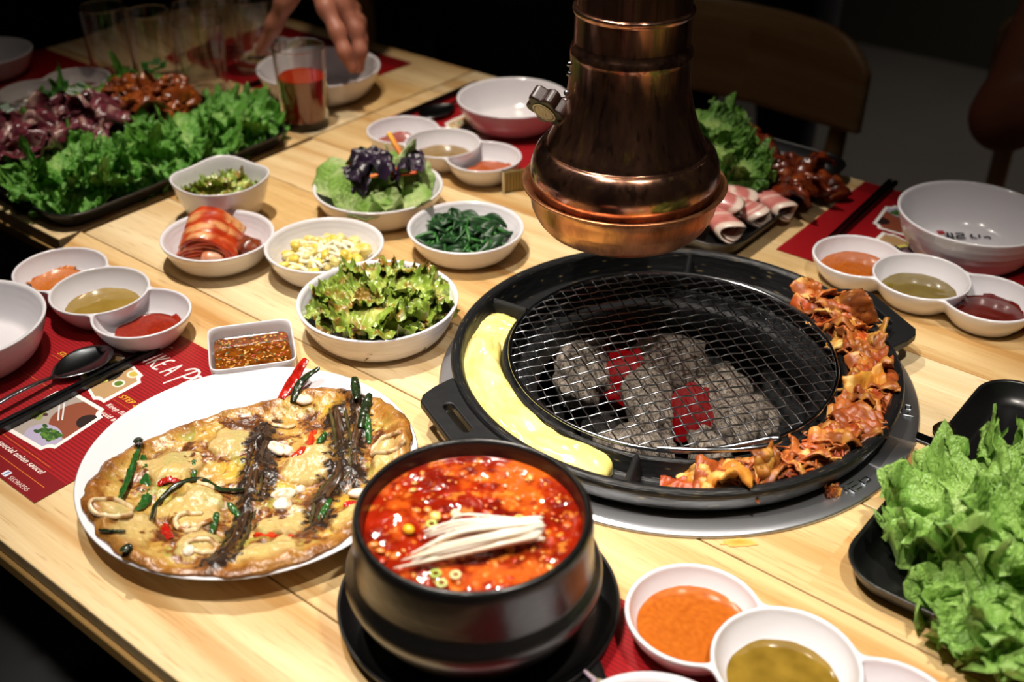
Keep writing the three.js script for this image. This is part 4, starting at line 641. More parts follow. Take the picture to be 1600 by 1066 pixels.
{ // kimchi frying in the right trough: leaf pieces, then shreds over them
  const r = rng(55), kc = [[0xac5420, 0x823a12, 0xcc9040], [0xb8682a, 0x904614, 0xd8aa5c], [0x9c5820, 0x743810, 0xbc8438]];
  const piece = (s, w, l, pal, curl) => slab((u, v) => { const x = (u - 0.5) * w, z = (v - 0.5) * l; return [x, 0.7 * curl * w * Math.sin(u * 4.2 + s) + 0.15 * l * Math.sin(v * 3.4 + s * 2) + 0.016 * fbm(u * 2.5 + s, v * 3, s, 3), z + 0.15 * w * Math.sin(u * 3 + s)]; }, 22, 22, (u, v) => 0.0042 + 0.002 * N3(u * 6, v * 6, s),
    (u, v) => { const n = fbm(u * 4 + s, v * 5, s, 4); return mixc(mixc(hex(pal[0]), hex(pal[1]), clamp(0.5 + 1.6 * n, 0, 1)), hex(pal[2]), 0.85 * ss(0.02, 0.26, fbm(u * 2 + s * 3, v * 1.6, s, 3))); });
  const kinds = [...Array(10)].map((_, i) => piece(i * 2.1 + 1, 0.034 + 0.01 * r(), 0.036 + 0.012 * r(), kc[i % 3], 0.25)), list = [];
  for (let i = 0; i < 58; i++) { const q = i / 57, a = lerp(47, -72, q) * D, R = 0.161 + 0.011 * r(), hump = 0.003 + 0.014 * ss(0.05, 0.35, q) * r(); list.push([G0[0] + R * Math.cos(a), 0.021 + hump, G0[1] + R * Math.sin(a), r() * 6, (r() - 0.5) * 0.6, (r() - 0.5) * 0.6, 0.58 + 0.28 * r()]); }
  leaves(list, kinds, 'stir-fried orange red kimchi piece in the right trough of the grill pan', 'kimchi frying in the grill pan', M.food, 'fried_kimchi', 'kimchi');
  // three pieces that stand out
  const on = (deg, R, y) => [G0[0] + R * Math.cos(deg * D), y, G0[1] + R * Math.sin(deg * D)];
  const pale = [0xd89a3c, 0xb86a1c, 0xecc878];
  leaves([[...on(52, 0.168, 0.022), 0.7, 0.2, 0.3, 0.9], [...on(42, 0.165, 0.026), 0.4, -0.2, 0.2, 1.05], [...on(33, 0.168, 0.032), 1.2, 0.9, 0.2, 0.9], [...on(-14, 0.168, 0.034), 0.9, 0.5, 0.2, 1.1], [...on(-47, 0.168, 0.034), 0.2, 0.3, 0.4, 1.1], [...on(-55, 0.172, 0.04), 1.2, 0.7, 0.5, 1.0], [...on(-73, 0.165, 0.03), 0.5, 0.4, 0.2, 0.9]],
    [piece(61, 0.03, 0.03, pale, 0.3), piece(62, 0.032, 0.04, pale, 0.25), piece(63, 0.026, 0.04, [0x9a5a18, 0x6a340c, 0xc08a3c], 0.3), piece(64, 0.036, 0.042, pale, 0.2), piece(65, 0.036, 0.04, [0xb88a3c, 0x8a5218, 0xd0b060], 0.3), piece(66, 0.036, 0.034, [0x8a4a14, 0x5a2a0a, 0xb0762c], 0.4), piece(67, 0.03, 0.034, [0xb0601c, 0x84400e, 0xd08c3c], 0.3)],
    ['curled pale kimchi stem near the front divider of the grill pan', 'broad pale yellow kimchi stem at the front of the grill pan', 'upright brown kimchi rib just below the lift handle', 'pale translucent kimchi leaf at the right side of the grill pan', 'shiny olive yellow kimchi leaf beside the right pan handle', 'crisp browned kimchi leaf edge standing by the right handle', 'triangular kimchi leaf at the far end of the trough'], null, M.food, 'fried_kimchi', 'kimchi');
  const sh = [sheet((u, v) => { const a = lerp(61, -76, u) * D, q = Math.sin(Math.PI * v), R = 0.1665 - 0.0165 * Math.cos(Math.PI * v), h = 0.004 + 0.016 * ss(0.1, 0.4, u) + 0.004 * ss(0, 0.06, u); return [R * Math.cos(a), 0.0125 + Math.pow(q, 0.6) * (h + 0.012 * fbm(u * 26, v * 4, 3, 4)), R * Math.sin(a)]; }, 260, 40, (u, v) => mixc(mixc(hex(0xb04a14), hex(0x84300c), clamp(0.5 + 1.5 * fbm(u * 30, v * 6, 8, 4), 0, 1)), hex(0xd89040), 0.7 * ss(0.1, 0.3, fbm(u * 14, v * 3, 12, 3))))]; for (let i = 0; i < 560; i++) {
    const q = 0.16 + 0.78 * Math.pow(r(), 0.9), a = lerp(60, -74, q) * D, R = 0.155 + 0.026 * r(), y = 0.022 + 0.012 * r() - 14 * (R - 0.167) * (R - 0.167), t = r() * 6, l = 0.004 + 0.008 * r(), bx = Math.cos(t) * l, bz = Math.sin(t) * l, c = mixc(hex(0xc0601c), hex(0x84300e), r());
    sh.push(tint(tube([[R * Math.cos(a) - bx, y, R * Math.sin(a) - bz], [R * Math.cos(a), y + 0.004 * r(), R * Math.sin(a) + 0.006 * (r() - 0.5)], [R * Math.cos(a) + bx, y - 0.002, R * Math.sin(a) + bz]], 0.0005 + 0.0007 * r(), 6, 4), () => c));
  }
  const s = obj('kimchi_shreds', sh, M.food); s.position.set(G0[0], T, G0[1]); tag(s, 'fine red kimchi shreds covering the frying kimchi', 'kimchi'); s.userData.kind = 'stuff';
  const sc = obj('kimchi_scrap', piece(70, 0.012, 0.009, kc[0], 0.2), M.food); sc.position.set(0.181, T + 0.009, 0.067); sc.rotation.y = 0.8; tag(sc, 'small red kimchi scrap fallen on the steel grill ring', 'kimchi');
}
// ---------------------------------------------------------------- stew
{
  const C = [0.053, T + 0.006, 0.338], lv = 0.083, col = (x, z) => {
    const n = fbm(x * 34, z * 34, 2, 4), m = fbm(x * 85, z * 85, 6, 3), o = fbm(x * 20 + 3, z * 20, 9, 3);
    let c = mixc(hex(0x9c2208), hex(0x681004), clamp(0.5 + 1.6 * n, 0, 1)); c = mixc(c, hex(0xcc5c18), 0.85 * ss(0.0, 0.28, o + 0.5 * m)); c = mixc(c, hex(0xdc8c38), 0.6 * ss(0.16, 0.34, m + 0.4 * fbm(x * 200, z * 200, 3, 2))); return mixc(c, hex(0x5c0a04), 0.6 * ss(0.16, 0.3, -m));
  };
  const t = thing('tofu_stew', 'red bubbling soft tofu stew filling the black stone pot', 'stew', C);
  obj('broth', sheet((u, v) => { const a = u * PI2, r = 0.0688 * Math.pow(v, 0.8), x = r * Math.cos(a), z = r * Math.sin(a), w = 1 - ss(0.9, 1, v); return [x, lv + 0.0045 * fbm(x * 45, z * 45, 6, 4) * w + 0.002 * fbm(x * 16, z * 16, 2, 2) * w + 0.0012 * (1 - w), z]; }, 220, 80, (u, v, p) => col(p[0], p[2])), M.vc(0.13, { clearcoat: 0.9, clearcoatRoughness: 0.08 }), t);
  const r = rng(14), cs = [0xd07828, 0xc8581a, 0xdc9a48, 0xb0300c, 0xd08034].map(hex), bits = [];
  for (let i = 0; i < 210; i++) { const a = r() * PI2, q = 0.064 * Math.sqrt(r()), c = cs[Math.floor(r() * 5)], s = 0.0006 + 0.0022 * r() * r(); bits.push(lump(i, s * 1.4, s * 0.6, s, 0.4, 1.5, 1, () => c).rotateY(r() * 6).translate(q * Math.cos(a), lv + 0.0004, q * Math.sin(a))); }
  const b = obj('tofu_crumbs', bits, M.wet, t); b.userData.kind = 'stuff';
  // enoki bundle, in the picture-aligned frame of the pot
  const e = thing('enoki_bundle', 'bundle of long white enoki mushrooms lying across the red stew', 'mushroom', [C[0], T + 0.0925, C[2]], CAM), er = rng(8);
  for (let i = 0; i < 30; i++) {
    const low = i < 19, f = low ? i / 18 : (i - 19) / 10, ex = low ? -0.050 + 0.02 * er() + 0.014 * f : -0.034 + 0.03 * er(), ez = low ? lerp(0.044, 0.026, f) : lerp(0.024, 0.006, f), rx = 0.046 - 0.006 * er(), rz = low ? lerp(0.020, 0.006, f) + 0.003 * er() : 0.002 + 0.008 * f, k = (er() - 0.5) * 0.010, y = 0.001 + 0.006 * er();
    obj('enoki_stem', taper([[rx, y + 0.002, rz], [0.022, y + 0.003, lerp(ez, rz, 0.72) + k * 0.5], [-0.010, y + 0.002, lerp(ez, rz, 0.34) + k], [ex, y * 0.3, ez]], (u) => lerp(0.0019, 0.0007, Math.pow(u, 0.5)), 26, 7), phys([0xe8dcc8, 0xdcbf98, 0xece4d6][i % 3], 0.3, { clearcoat: 0.3 }), e);
  }
  for (const [x, z, h, w] of [[-0.040, 0.008, 0xe8b428, 'yellow sprout head at the left end of the enoki bundle'], [-0.024, -0.004, 0xf0cc70, 'pale yellow sprout head above the enoki bundle'], [-0.011, -0.006, 0xf2dca8, 'whitish bean near the middle of the stew']]) {
    const m = obj('bean_head', new THREE.SphereGeometry(0.0034, 16, 12).scale(1.2, 0.9, 1), phys(h, 0.2, { clearcoat: 0.6 })), q = V(x, 0, z).applyAxisAngle(V(0, 1, 0), CAM); m.position.set(C[0] + q.x, T + 0.0925, C[2] + q.z); tag(m, w, 'bean');
  }
  const ring = new THREE.TorusGeometry(0.0027, 0.0009, 8, 18).rotateX(Math.PI / 2);
  [[-0.017, 0.055, 0xc8d888], [-0.009, 0.048, 0xd8e0a0], [-0.026, 0.003, 0xc0d070], [-0.021, 0.047, 0xa8c458], [0.029, -0.002, 0xe8c060]].forEach(([x, z, h], i) => { const m = obj('scallion_ring', ring, phys(h, 0.3)), q = V(x, 0, z).applyAxisAngle(V(0, 1, 0), CAM); m.position.set(C[0] + q.x, T + 0.0925, C[2] + q.z); tag(m, 'tiny pale green scallion ring floating on the red stew', 'scallion', 'scallion rings on the stew'); });
  // sauce scorched on the pot rim is in the pot's own colour; onion slices beside the pot base
  const on = slab((u, v) => { const a = lerp(-0.7, 0.7, u); return [0.022 * Math.sin(a), 0.006 + 0.012 * v, 0.022 * Math.cos(a) - 0.02 + 0.003 * v]; }, 16, 10, 0.0028, (u, v) => mixc(hex(0xe4dcb8), hex(0xa890a4), ss(0.75, 1, v)));
  [[0.156, 0.327, 0.3, 'pale onion slice standing between the pot base and the bottom dish', 0], [0.150, 0.342, 0.9, 'second onion slice lower down at the bottom edge', 0.3]].forEach(([x, z, a, l, tz]) => { const m = obj('onion_slice', on, M.vc(0.3)); m.position.set(x, T + 0.004, z); m.rotation.set(0.4, a, tz); tag(m, l, 'onion'); });
}
{ // marks left on the table
  const m = obj('sauce_stain', sheet((u, v) => { const a = u * PI2, r = v * (0.006 + 0.003 * N3(Math.cos(a) * 2, Math.sin(a) * 2, 4)); return [2.0 * r * Math.cos(a) + 0.004 * Math.sin(a * 2) * v, 0.0006, r * Math.sin(a) * 0.8]; }, 40, 6, (u, v) => mixc(hex(0xd8882c), hex(0xe0b060), v)), M.vc(0.3)); m.position.set(0.150, T, 0.155); m.rotation.y = 0.7; tag(m, 'orange sauce stain on the wooden table below the grill ring', 'stain');
}
// ---------------------------------------------------------------- pancake on the big plate, in a picture-aligned frame (x to the right, z towards the viewer)
{
  const S = {
    st1: [[0.004, -0.062], [0.003, -0.02], [0.004, 0.02], [0.005, 0.055], [0.003, 0.09], [-0.002, 0.117]], st2: [[0.057, -0.073], [0.067, -0.029], [0.07, 0.007], [0.062, 0.032], [0.061, 0.069]], st3: [[0.069, -0.094], [0.078, -0.06], [0.077, -0.026], [0.081, 0.013]],
    st4: [[-0.004, -0.06], [-0.004, -0.029], [-0.002, 0.021]], st5: [[0.011, -0.02], [0.014, 0.035]], gr1: [[-0.094, -0.029], [-0.091, 0.007], [-0.088, 0.045]], gr2: [[-0.089, -0.017], [-0.079, 0.013], [-0.073, 0.035], [-0.074, 0.053]],
    blk: [[-0.06, 0.064], [-0.063, 0.037], [-0.052, 0.021], [-0.037, 0.011], [-0.018, 0.024], [0.0, 0.027]], gr3: [[-0.047, -0.011], [-0.043, 0.013]], gr4: [[0.051, -0.047], [0.048, -0.029]], gr6: [[0.084, -0.06], [0.089, -0.029]], gr7: [[0.067, 0.04], [0.062, 0.064]], gr8: [[-0.01, 0.037], [0.001, 0.053]], gr9: [[-0.016, 0.05], [-0.014, 0.075]],
    ch1: [[0.008, -0.09], [0.016, -0.104], [0.027, -0.118]], ch2: [[-0.052, 0.061], [-0.047, 0.074], [-0.04, 0.086]], ch3: [[0.041, -0.054], [0.04, -0.038], [0.036, -0.023], [0.03, -0.015]], ch4: [[0.016, 0.073], [0.03, 0.078], [0.046, 0.086]], ch5: [[-0.068, 0.018], [-0.059, 0.015], [-0.049, 0.018]], ch6: [[0.078, 0.048], [0.09, 0.049]],
    blk2: [[0.019, -0.083], [0.024, -0.1], [0.039, -0.109]], blk3: [[0.07, -0.099], [0.075, -0.07]], blk4: [[0.084, -0.082], [0.08, -0.044]], blk5: [[-0.096, -0.032], [-0.092, -0.022]], blk6: [[-0.065, 0.112], [-0.062, 0.104]], blk7: [[-0.09, 0.085], [-0.078, 0.09], [-0.07, 0.088]],
  };
  const O = [[-0.114, 0.049], [-0.116, 0.022], [-0.105, -0.016], [-0.082, -0.046], [-0.057, -0.066], [-0.033, -0.082], [-0.006, -0.092], [0.018, -0.099], [0.041, -0.103], [0.072, -0.092], [0.104, -0.069], [0.120, -0.047], [0.124, -0.007], [0.113, 0.043], [0.085, 0.088], [0.056, 0.115], [0.018, 0.128], [-0.014, 0.127], [-0.048, 0.12], [-0.071, 0.106], [-0.097, 0.077]];
  const cx = 0.004, cz = 0.014, polarO = O.map(([x, z]) => [Math.atan2(z - cz, x - cx), Math.hypot(x - cx, z - cz)]).sort((a, b) => a[0] - b[0]);
  const edgeR = (a) => { const n = polarO.length; for (let i = 0; i < n; i++) { const p = polarO[i], q = polarO[(i + 1) % n], da = ((q[0] - p[0] + PI2) % PI2), d = ((a - p[0] + PI2 * 2) % PI2); if (d <= da) return lerp(p[1], q[1], d / da); } return 0.11; };
  const plateY = (r) => (r < 0.078 ? 0.0058 : 0.0058 + (r - 0.078) * 0.345);
  const seg = (x, z, P) => { let m = 9; for (let i = 0; i + 1 < P.length; i++) { const [ax, az] = P[i], [bx, bz] = P[i + 1], dx = bx - ax, dz = bz - az, t = clamp(((x - ax) * dx + (z - az) * dz) / (dx * dx + dz * dz), 0, 1); m = Math.min(m, Math.hypot(x - ax - dx * t, z - az - dz * t)); } return m; };
  const PATCH = [[-0.065, -0.005, 0.024], [-0.019, -0.035, 0.022], [0.044, -0.008, 0.022], [0.036, 0.061, 0.022], [0.106, -0.02, 0.02], [-0.068, 0.081, 0.022], [0.032, 0.103, 0.022], [-0.033, 0.045, 0.026], [0.088, 0.066, 0.018], [-0.092, 0.061, 0.018], [-0.02, 0.09, 0.018]];
  const height = (x, z) => {
    const r = Math.hypot(x, z); let y = plateY(r) + 0.0065 + 0.0085 * fbm(x * 26, z * 26, 3, 3) + 0.0042 * fbm(x * 80, z * 80, 5, 3);
    for (const k of ['st1', 'st2', 'st3']) y += 0.0035 * Math.exp(-Math.pow(seg(x, z, S[k]) / 0.007, 2));
    for (const [px, pz, pr] of PATCH) y += 0.0036 * ss(pr, pr * 0.72, Math.hypot(x - px, z - pz) + 0.016 * fbm(x * 48, z * 48, 3, 3) + 0.008 * fbm(x * 30, z * 30, 8, 3));
    return y;
  };
  const t = thing('seafood_pancake', 'browned seafood scallion pancake with charred scallions and red chilli on the large white plate', 'pancake', [-0.178, T, 0.335], CAM);
  const N = 200, RN = 90, pos = [], uv = [], idx = [];
  for (let side = 0; side < 2; side++) for (let i = 0; i <= RN; i++) for (let j = 0; j <= N; j++) {
    const a = j / N * PI2, jag = 1 + 0.02 * fbm(Math.cos(a) * 7, Math.sin(a) * 7, 2, 3) * 2, q = i / RN, r = edgeR(a) * jag * q, x = cx + r * Math.cos(a), z = cz + r * Math.sin(a), e = ss(1, 0.93, q), pr = plateY(Math.hypot(x, z));
    pos.push(x, side ? pr + 0.0012 : pr + 0.0016 + (height(x, z) - pr - 0.0016) * (0.35 + 0.65 * e) + 0.0016 * ss(0.85, 0.97, q) * (1 - ss(0.97, 1, q)), z); uv.push(x / 0.28 + 0.5, z / 0.28 + 0.5);
  }
  const base = (RN + 1) * (N + 1);
  for (let i = 0; i < RN; i++) for (let j = 0; j < N; j++) { const a = i * (N + 1) + j, b = a + 1, c = a + N + 1, d = c + 1; idx.push(a, b, c, b, d, c, base + a, base + c, base + b, base + b, base + c, base + d); }
  for (let j = 0; j < N; j++) { const a = RN * (N + 1) + j; idx.push(a, a + 1, base + a, a + 1, base + a + 1, base + a); }
  const map = tex(1024, 1024, (u, v) => {
    const x = (u - 0.5) * 0.28, z = (v - 0.5) * 0.28, a = Math.atan2(z - cz, x - cx), q = Math.hypot(x - cx, z - cz) / edgeR(a), n = fbm(x * 48, z * 48, 3, 5), f = fbm(x * 160, z * 160, 5, 3), b = fbm(x * 30, z * 30, 8, 4);
    let c = mixc(hex(0xc8a85c), hex(0xb4883c), clamp(0.5 + 1.3 * n + 0.8 * f, 0, 1)); c = mixc(c, hex(0xd0a830), 0.7 * ss(0.0, 0.3, fbm(x * 22, z * 22, 14, 3)));
    c = mixc(c, hex(0x8c9844), 0.65 * ss(0.06, 0.22, fbm(x * 36, z * 36, 21, 3)));
    let pm = 0; for (const [px, pz, pr] of PATCH) { const d = Math.hypot(x - px, z - pz) + 0.016 * n + 0.008 * b; pm = Math.max(pm, ss(pr, pr * 0.75, d)); c = mixc(c, hex(0x6e3e14), 0.9 * ss(pr * 1.16, pr * 1.0, d) * ss(pr * 0.78, pr * 0.95, d) * ss(-0.3, 0.1, b)); }
    c = mixc(c, hex(0xc4ae78), 0.6 * pm);
    c = mixc(c, hex(0x8a4e18), 0.9 * ss(-0.02, 0.15, b + 0.35 * f - 0.16 * pm)); c = mixc(c, hex(0x4a240a), 0.9 * ss(0.12, 0.25, b + 0.5 * f - 0.1 * pm));
    c = mixc(c, hex(0x986020), 0.85 * ss(0.84, 0.96, q + 0.12 * n)); c = mixc(c, hex(0x6a3c12), 0.7 * ss(0.96, 1.02, q + 0.2 * n));
    const ch = Math.min(seg(x, z, S.st1), seg(x, z, S.st2) * 0.8, seg(x, z, S.st3) * 0.9, seg(x, z, S.st4) * 1.6, seg(x, z, S.st5) * 1.4) + 0.012 * n;
    c = mixc(c, hex(0x5c3614), 0.85 * ss(0.013, 0.006, ch + 0.006 * f)); return mixc(c, hex(0x1a0e09), 0.95 * ss(0.0095, 0.004, ch + 0.02 * f));
  });
  const bump = tex(768, 768, (u, v) => clamp(0.5 + 0.7 * fbm(u * 60, v * 60, 5, 4), 0, 1), false);
  obj('batter', built(pos, idx, uv), phys(0xffffff, 0.38, { map, bumpMap: bump, bumpScale: 0.0016, clearcoat: 0.3, clearcoatRoughness: 0.25 }), t);
  const ribbon = (name, P, w, ca, cb, up = 0.0012, lift = 0, rough = 0.25, rel = 0.0014, bulge = 0.0012) => {
    const c = new THREE.CatmullRomCurve3(P.map(([x, z], i) => V(x, height(x, z) + up + lift * Math.pow(P.length > 1 ? i / (P.length - 1) : 0, 2), z)));
    const g = slab((u, v) => { const p = c.getPoint(clamp(u, 0, 1)), q = c.getTangent(clamp(u, 0, 1)), n = Math.hypot(q.x, q.z) || 1, ww = w * (0.35 + 0.65 * Math.pow(Math.sin(Math.PI * (0.06 + 0.88 * u)), 0.6)) * (v - 0.5), k = rel * fbm(u * 11, v * 2.5, P[0][0] * 90, 3); return [p.x - q.z / n * ww, p.y + k + bulge * (1 - 4 * (v - 0.5) * (v - 0.5)), p.z + q.x / n * ww]; }, 28, 6, 0.0016, (u, v) => mixc(hex(ca), hex(cb), clamp(0.5 + 1.5 * fbm(u * 5 + P[0][0] * 50, v * 3, P[0][1] * 50, 3), 0, 1)));
    return obj(name, g, M.vc(rough, { clearcoat: 0.6, clearcoatRoughness: 0.15 }), t);
  };
  for (const [k, w] of [['st1', 0.0075], ['st2', 0.008], ['st3', 0.007], ['st4', 0.0045], ['st5', 0.0045]]) ribbon('charred_scallion', S[k], w, 0x180d08, 0x56381a, -0.0012, 0, 0.4, 0.0045, 0.0006);
  for (const d of [-0.006, 0.006]) { ribbon('charred_scallion', S.st1.slice(1).map(([x, z]) => [x + d, z + 0.006]), 0.0034, 0x20120a, 0x6a5c28, -0.0012, 0, 0.4, 0.004, 0.0006); ribbon('charred_scallion', S.st2.map(([x, z]) => [x + d, z - 0.004]), 0.0036, 0x1c100c, 0x5c5224, -0.0012, 0, 0.4, 0.004, 0.0006); }
  for (const k of ['blk', 'blk2', 'blk3', 'blk4', 'blk5', 'blk6', 'blk7']) ribbon('charred_scallion', S[k], k === 'blk' ? 0.0042 : k === 'blk7' ? 0.002 : 0.0075, 0x14160e, 0x243818, 0.002, k === 'blk2' || k === 'blk3' || k === 'blk5' ? 0.006 : 0);
  for (const k of ['gr1', 'gr2', 'gr3', 'gr4', 'gr6', 'gr7', 'gr8', 'gr9']) ribbon('scallion', S[k], k === 'gr2' ? 0.0085 : 0.005, 0x2a6420, 0x123a14, 0.0001, 0, 0.3, 0.003, 0.0008);
  for (const k of ['ch1', 'ch2', 'ch3', 'ch4', 'ch5', 'ch6']) ribbon('chilli_slice', S[k], k === 'ch1' ? 0.0105 : 0.0075, k === 'ch4' || k === 'ch3' ? 0xd8441a : 0xc01c10, 0x8a1208, 0.0002, k === 'ch1' ? 0.012 : 0, 0.25, 0.002, 0.0007);
  for (const [x, z, R, f] of [[-0.088, 0.061, 0.0125, 1], [-0.015, 0.096, 0.0095, 1], [-0.03, 0.061, 0.0115, 0.8], [-0.028, 0.015, 0.008, 0.7], [0.013, -0.063, 0.0085, 0.7], [0.105, -0.017, 0.0115, 0.9], [0.097, 0.030, 0.009, 0.6]]) {
    const pts = []; for (let i = 0; i < 22; i++) { const a = i / 22 * PI2 * Math.min(1, f + 0.05), px = x + R * Math.cos(a) * 1.15, pz = z + R * Math.sin(a) * 0.8; pts.push([px, height(px, pz) + 0.001, pz]); }
    obj('squid_ring', tint(taper(pts, () => 0.0019, 60, 8), (px, py, pz) => mixc(hex(0xdcc498), hex(0x8e5a24), ss(-0.05, 0.22, fbm(px * 110, pz * 110, 3, 2)))), M.wet, t);
  }
  [[0.093, 0.039, 0.013, 0.0045], [0.102, 0.024, 0.008, 0.0055], [0.028, 0.024, 0.007, 0.010], [0.041, 0.021, 0.004, 0.004], [0.015, -0.029, 0.006, 0.010], [0.031, 0.040, 0.007, 0.007], [0.028, -0.088, 0.007, 0.006], [0.023, -0.027, 0.005, 0.007], [-0.022, 0.104, 0.005, 0.004]].forEach(([x, z, a, b], i) => { const m = obj('squid_piece', lump(i + 2, a, 0.0042, b, 0.25, 1.3, 3, (n) => mixc(hex(0xeee0cc), hex(0xc89a68), ss(0.1, 0.35, n))), M.wet, t); m.position.set(x, height(x, z) + 0.0015, z); m.rotation.y = i; });
}
// ---------------------------------------------------------------- placemats, cutlery
const matCanvas = document.createElement('canvas'); matCanvas.width = 1408; matCanvas.height = 1024;
{ // printed sheet: 0.302 m by 0.220 m, drawn at 4660 px per metre
  const c = matCanvas.getContext('2d'), W = 1408, H = 1024, k = 4660, X = (x) => (x + 0.592) * k, Y = (z) => (z - 0.236) * k, r = rng(4);
  c.fillStyle = '#a3141c'; c.fillRect(0, 0, W, H);
  for (let y = 0; y < H; y += 16) { c.fillStyle = 'rgba(70,4,10,0.42)'; c.fillRect(0, y, W, 7); }
  c.fillStyle = '#7c0c14'; c.fillRect(0, H - 130, W, 130);
  const frame = (pts, paint) => { // a photo print with notched white border
    c.save(); const P = pts.map(([x, z]) => [X(x), Y(z)]), cx = P.reduce((s, p) => s + p[0], 0) / 4, cy = P.reduce((s, p) => s + p[1], 0) / 4;
    const path = (s) => { c.beginPath(); P.forEach((p, i) => { const q = P[(i + 3) % 4], n = P[(i + 1) % 4], f = (a, b, t) => [cx + (a[0] + (b[0] - a[0]) * t - cx) * s, cy + (a[1] + (b[1] - a[1]) * t - cy) * s], a1 = f(p, q, 0.12), a2 = f(p, n, 0.12), m = [cx + (p[0] - cx) * s * 0.78, cy + (p[1] - cy) * s * 0.78]; i ? c.lineTo(...a1) : c.moveTo(...a1); c.quadraticCurveTo(...m, ...a2); }); c.closePath(); };
    path(1); c.fillStyle = '#f0ece8'; c.fill(); path(0.88); c.clip(); paint(cx, cy, Math.hypot(P[0][0] - P[1][0], P[0][1] - P[1][1])); c.restore();
  };
  const disc = (x, y, a, b, col) => { c.beginPath(); c.ellipse(x, y, a, b, 0, 0, 7); c.fillStyle = col; c.fill(); };
  frame([[-0.452, 0.322], [-0.425, 0.288], [-0.362, 0.300], [-0.361, 0.352], [-0.43, 0.372]].slice(0, 4), (x, y, s) => { c.fillStyle = '#b89468'; c.fillRect(0, 0, W, H); disc(x - 20, y + 10, 92, 88, '#2a2620'); c.lineWidth = 26; c.strokeStyle = '#d8cc6a'; c.beginPath(); c.arc(x - 20, y + 10, 76, 0.3, 4.4); c.stroke(); disc(x - 20, y + 10, 56, 54, '#4a3a40'); for (let i = 0; i < 40; i++) disc(x - 20 + (r() - 0.5) * 70, y + 10 + (r() - 0.5) * 70, 7, 5, ['#8a6a78', '#6a4a5a', '#a88a90'][i % 3]); disc(x + 100, y - 60, 30, 28, '#e4e0d0'); disc(x + 100, y - 60, 20, 18, '#c8b04a'); disc(x + 110, y + 20, 28, 26, '#e4e0d0'); disc(x + 110, y + 20, 18, 17, '#5a7a2a'); for (let i = 0; i < 30; i++) disc(x + 60 + r() * 90, y - 130 + r() * 40, 10, 8, '#3c6a24'); });
  frame([[-0.409, 0.352], [-0.345, 0.350], [-0.336, 0.416], [-0.404, 0.420]], (x, y) => { c.fillStyle = '#a89c94'; c.fillRect(0, 0, W, H); disc(x + 90, y - 60, 130, 120, '#8a4a34'); disc(x + 120, y - 70, 50, 44, '#2c1c1a'); disc(x + 60, y + 90, 86, 62, '#b0a8c4'); for (let i = 0; i < 60; i++) disc(x + 60 + (r() - 0.5) * 110, y + 70 + (r() - 0.5) * 50, 11, 8, ['#3c6428', '#5a8434', '#2e5020'][i % 3]); disc(x - 110, y + 30, 60, 40, '#7a6a4c'); for (let i = 0; i < 16; i++) disc(x - 100 + (r() - 0.5) * 100, y + 30 + (r() - 0.5) * 60, 12, 9, ['#e4dcb0', '#4a2a34', '#8a9a4a'][i % 3]); c.strokeStyle = '#d8d8dc'; c.lineWidth = 7; c.beginPath(); c.moveTo(x - 150, y - 120); c.lineTo(x + 20, y); c.moveTo(x - 130, y - 130); c.lineTo(x + 30, y - 12); c.stroke(); });
  c.fillStyle = '#f4efe8'; c.textBaseline = 'alphabetic';
  const plain = document.createElement('canvas'); plain.width = W; plain.height = H; plain.getContext('2d').drawImage(matCanvas, 0, 0); matCanvas.plain = plain;
  // brush title, drawn with strokes
  c.save(); c.translate(X(-0.398), Y(0.285)); c.rotate(0.02); c.scale(0.74, 0.95); c.strokeStyle = '#f4efe8'; c.lineCap = 'round'; c.lineJoin = 'round'; c.lineWidth = 9;
  const st = (...p) => { c.beginPath(); c.moveTo(p[0], p[1]); for (let i = 2; i < p.length; i += 4) c.quadraticCurveTo(p[i], p[i + 1], p[i + 2], p[i + 3]); c.stroke(); };
  c.lineWidth = 6; st(70, -150, 20, -160, 30, -100, 34, -60, -16, 10, -40, -20, -10, -24, 20, -10, 60, -6); c.lineWidth = 11;
  st(74, -92, 66, -40, 62, 0); st(104, -92, 98, -40, 92, 0); st(140, -94, 116, -60, 102, -46, 120, -20, 134, 0); st(188, -92, 160, -92, 156, -60, 152, -10, 150, 0, 170, 4, 186, -4); st(156, -48, 166, -48, 178, -50);
  st(226, 2, 238, -40, 258, -92, 270, -60, 272, 2); st(236, -34, 250, -36, 266, -36);
  c.lineWidth = 12; st(372, -110, 350, -40, 330, 40); st(320, -80, 330, -120, 372, -116, 420, -110, 410, -66, 394, -40, 356, -46);
  st(424, -92, 418, -40, 412, 0); st(424, -92, 464, -92, 452, -56, 442, -40, 420, -44, 440, -20, 456, 0); st(500, -92, 470, -80, 474, -30, 480, 8, 508, 0, 534, -20, 530, -60, 524, -94, 500, -92);
  c.restore();
  const say = (s, x, z, size, color, font = 'bold ') => { c.font = font + size + 'px sans-serif'; c.fillStyle = color; c.fillText(s, X(x), Y(z)); };
  const dots = (x0, x1, z) => { c.fillStyle = '#d89a2c'; for (let x = X(x0); x < X(x1); x += 9) c.fillRect(x, Y(z), 5, 3); };
  say('STEP 2', -0.3595, 0.3325, 38, '#e0b02c', 'italic bold '); dots(-0.3595, -0.295, 0.3365); say('Keep flipping to', -0.3575, 0.3465, 30, '#f0e8e0', 'italic bold '); say('avoid burning', -0.3550, 0.3565, 30, '#f0e8e0', 'italic bold ');
  say('STEP 1', -0.462, 0.3265, 34, '#e0b02c', 'italic bold '); dots(-0.462, -0.43, 0.330); dots(-0.46, -0.415, 0.362);
  dots(-0.395, -0.318, 0.4235); say('Seorae special onion sauce!', -0.4050, 0.4335, 31, '#f0e8e0', 'italic bold ');
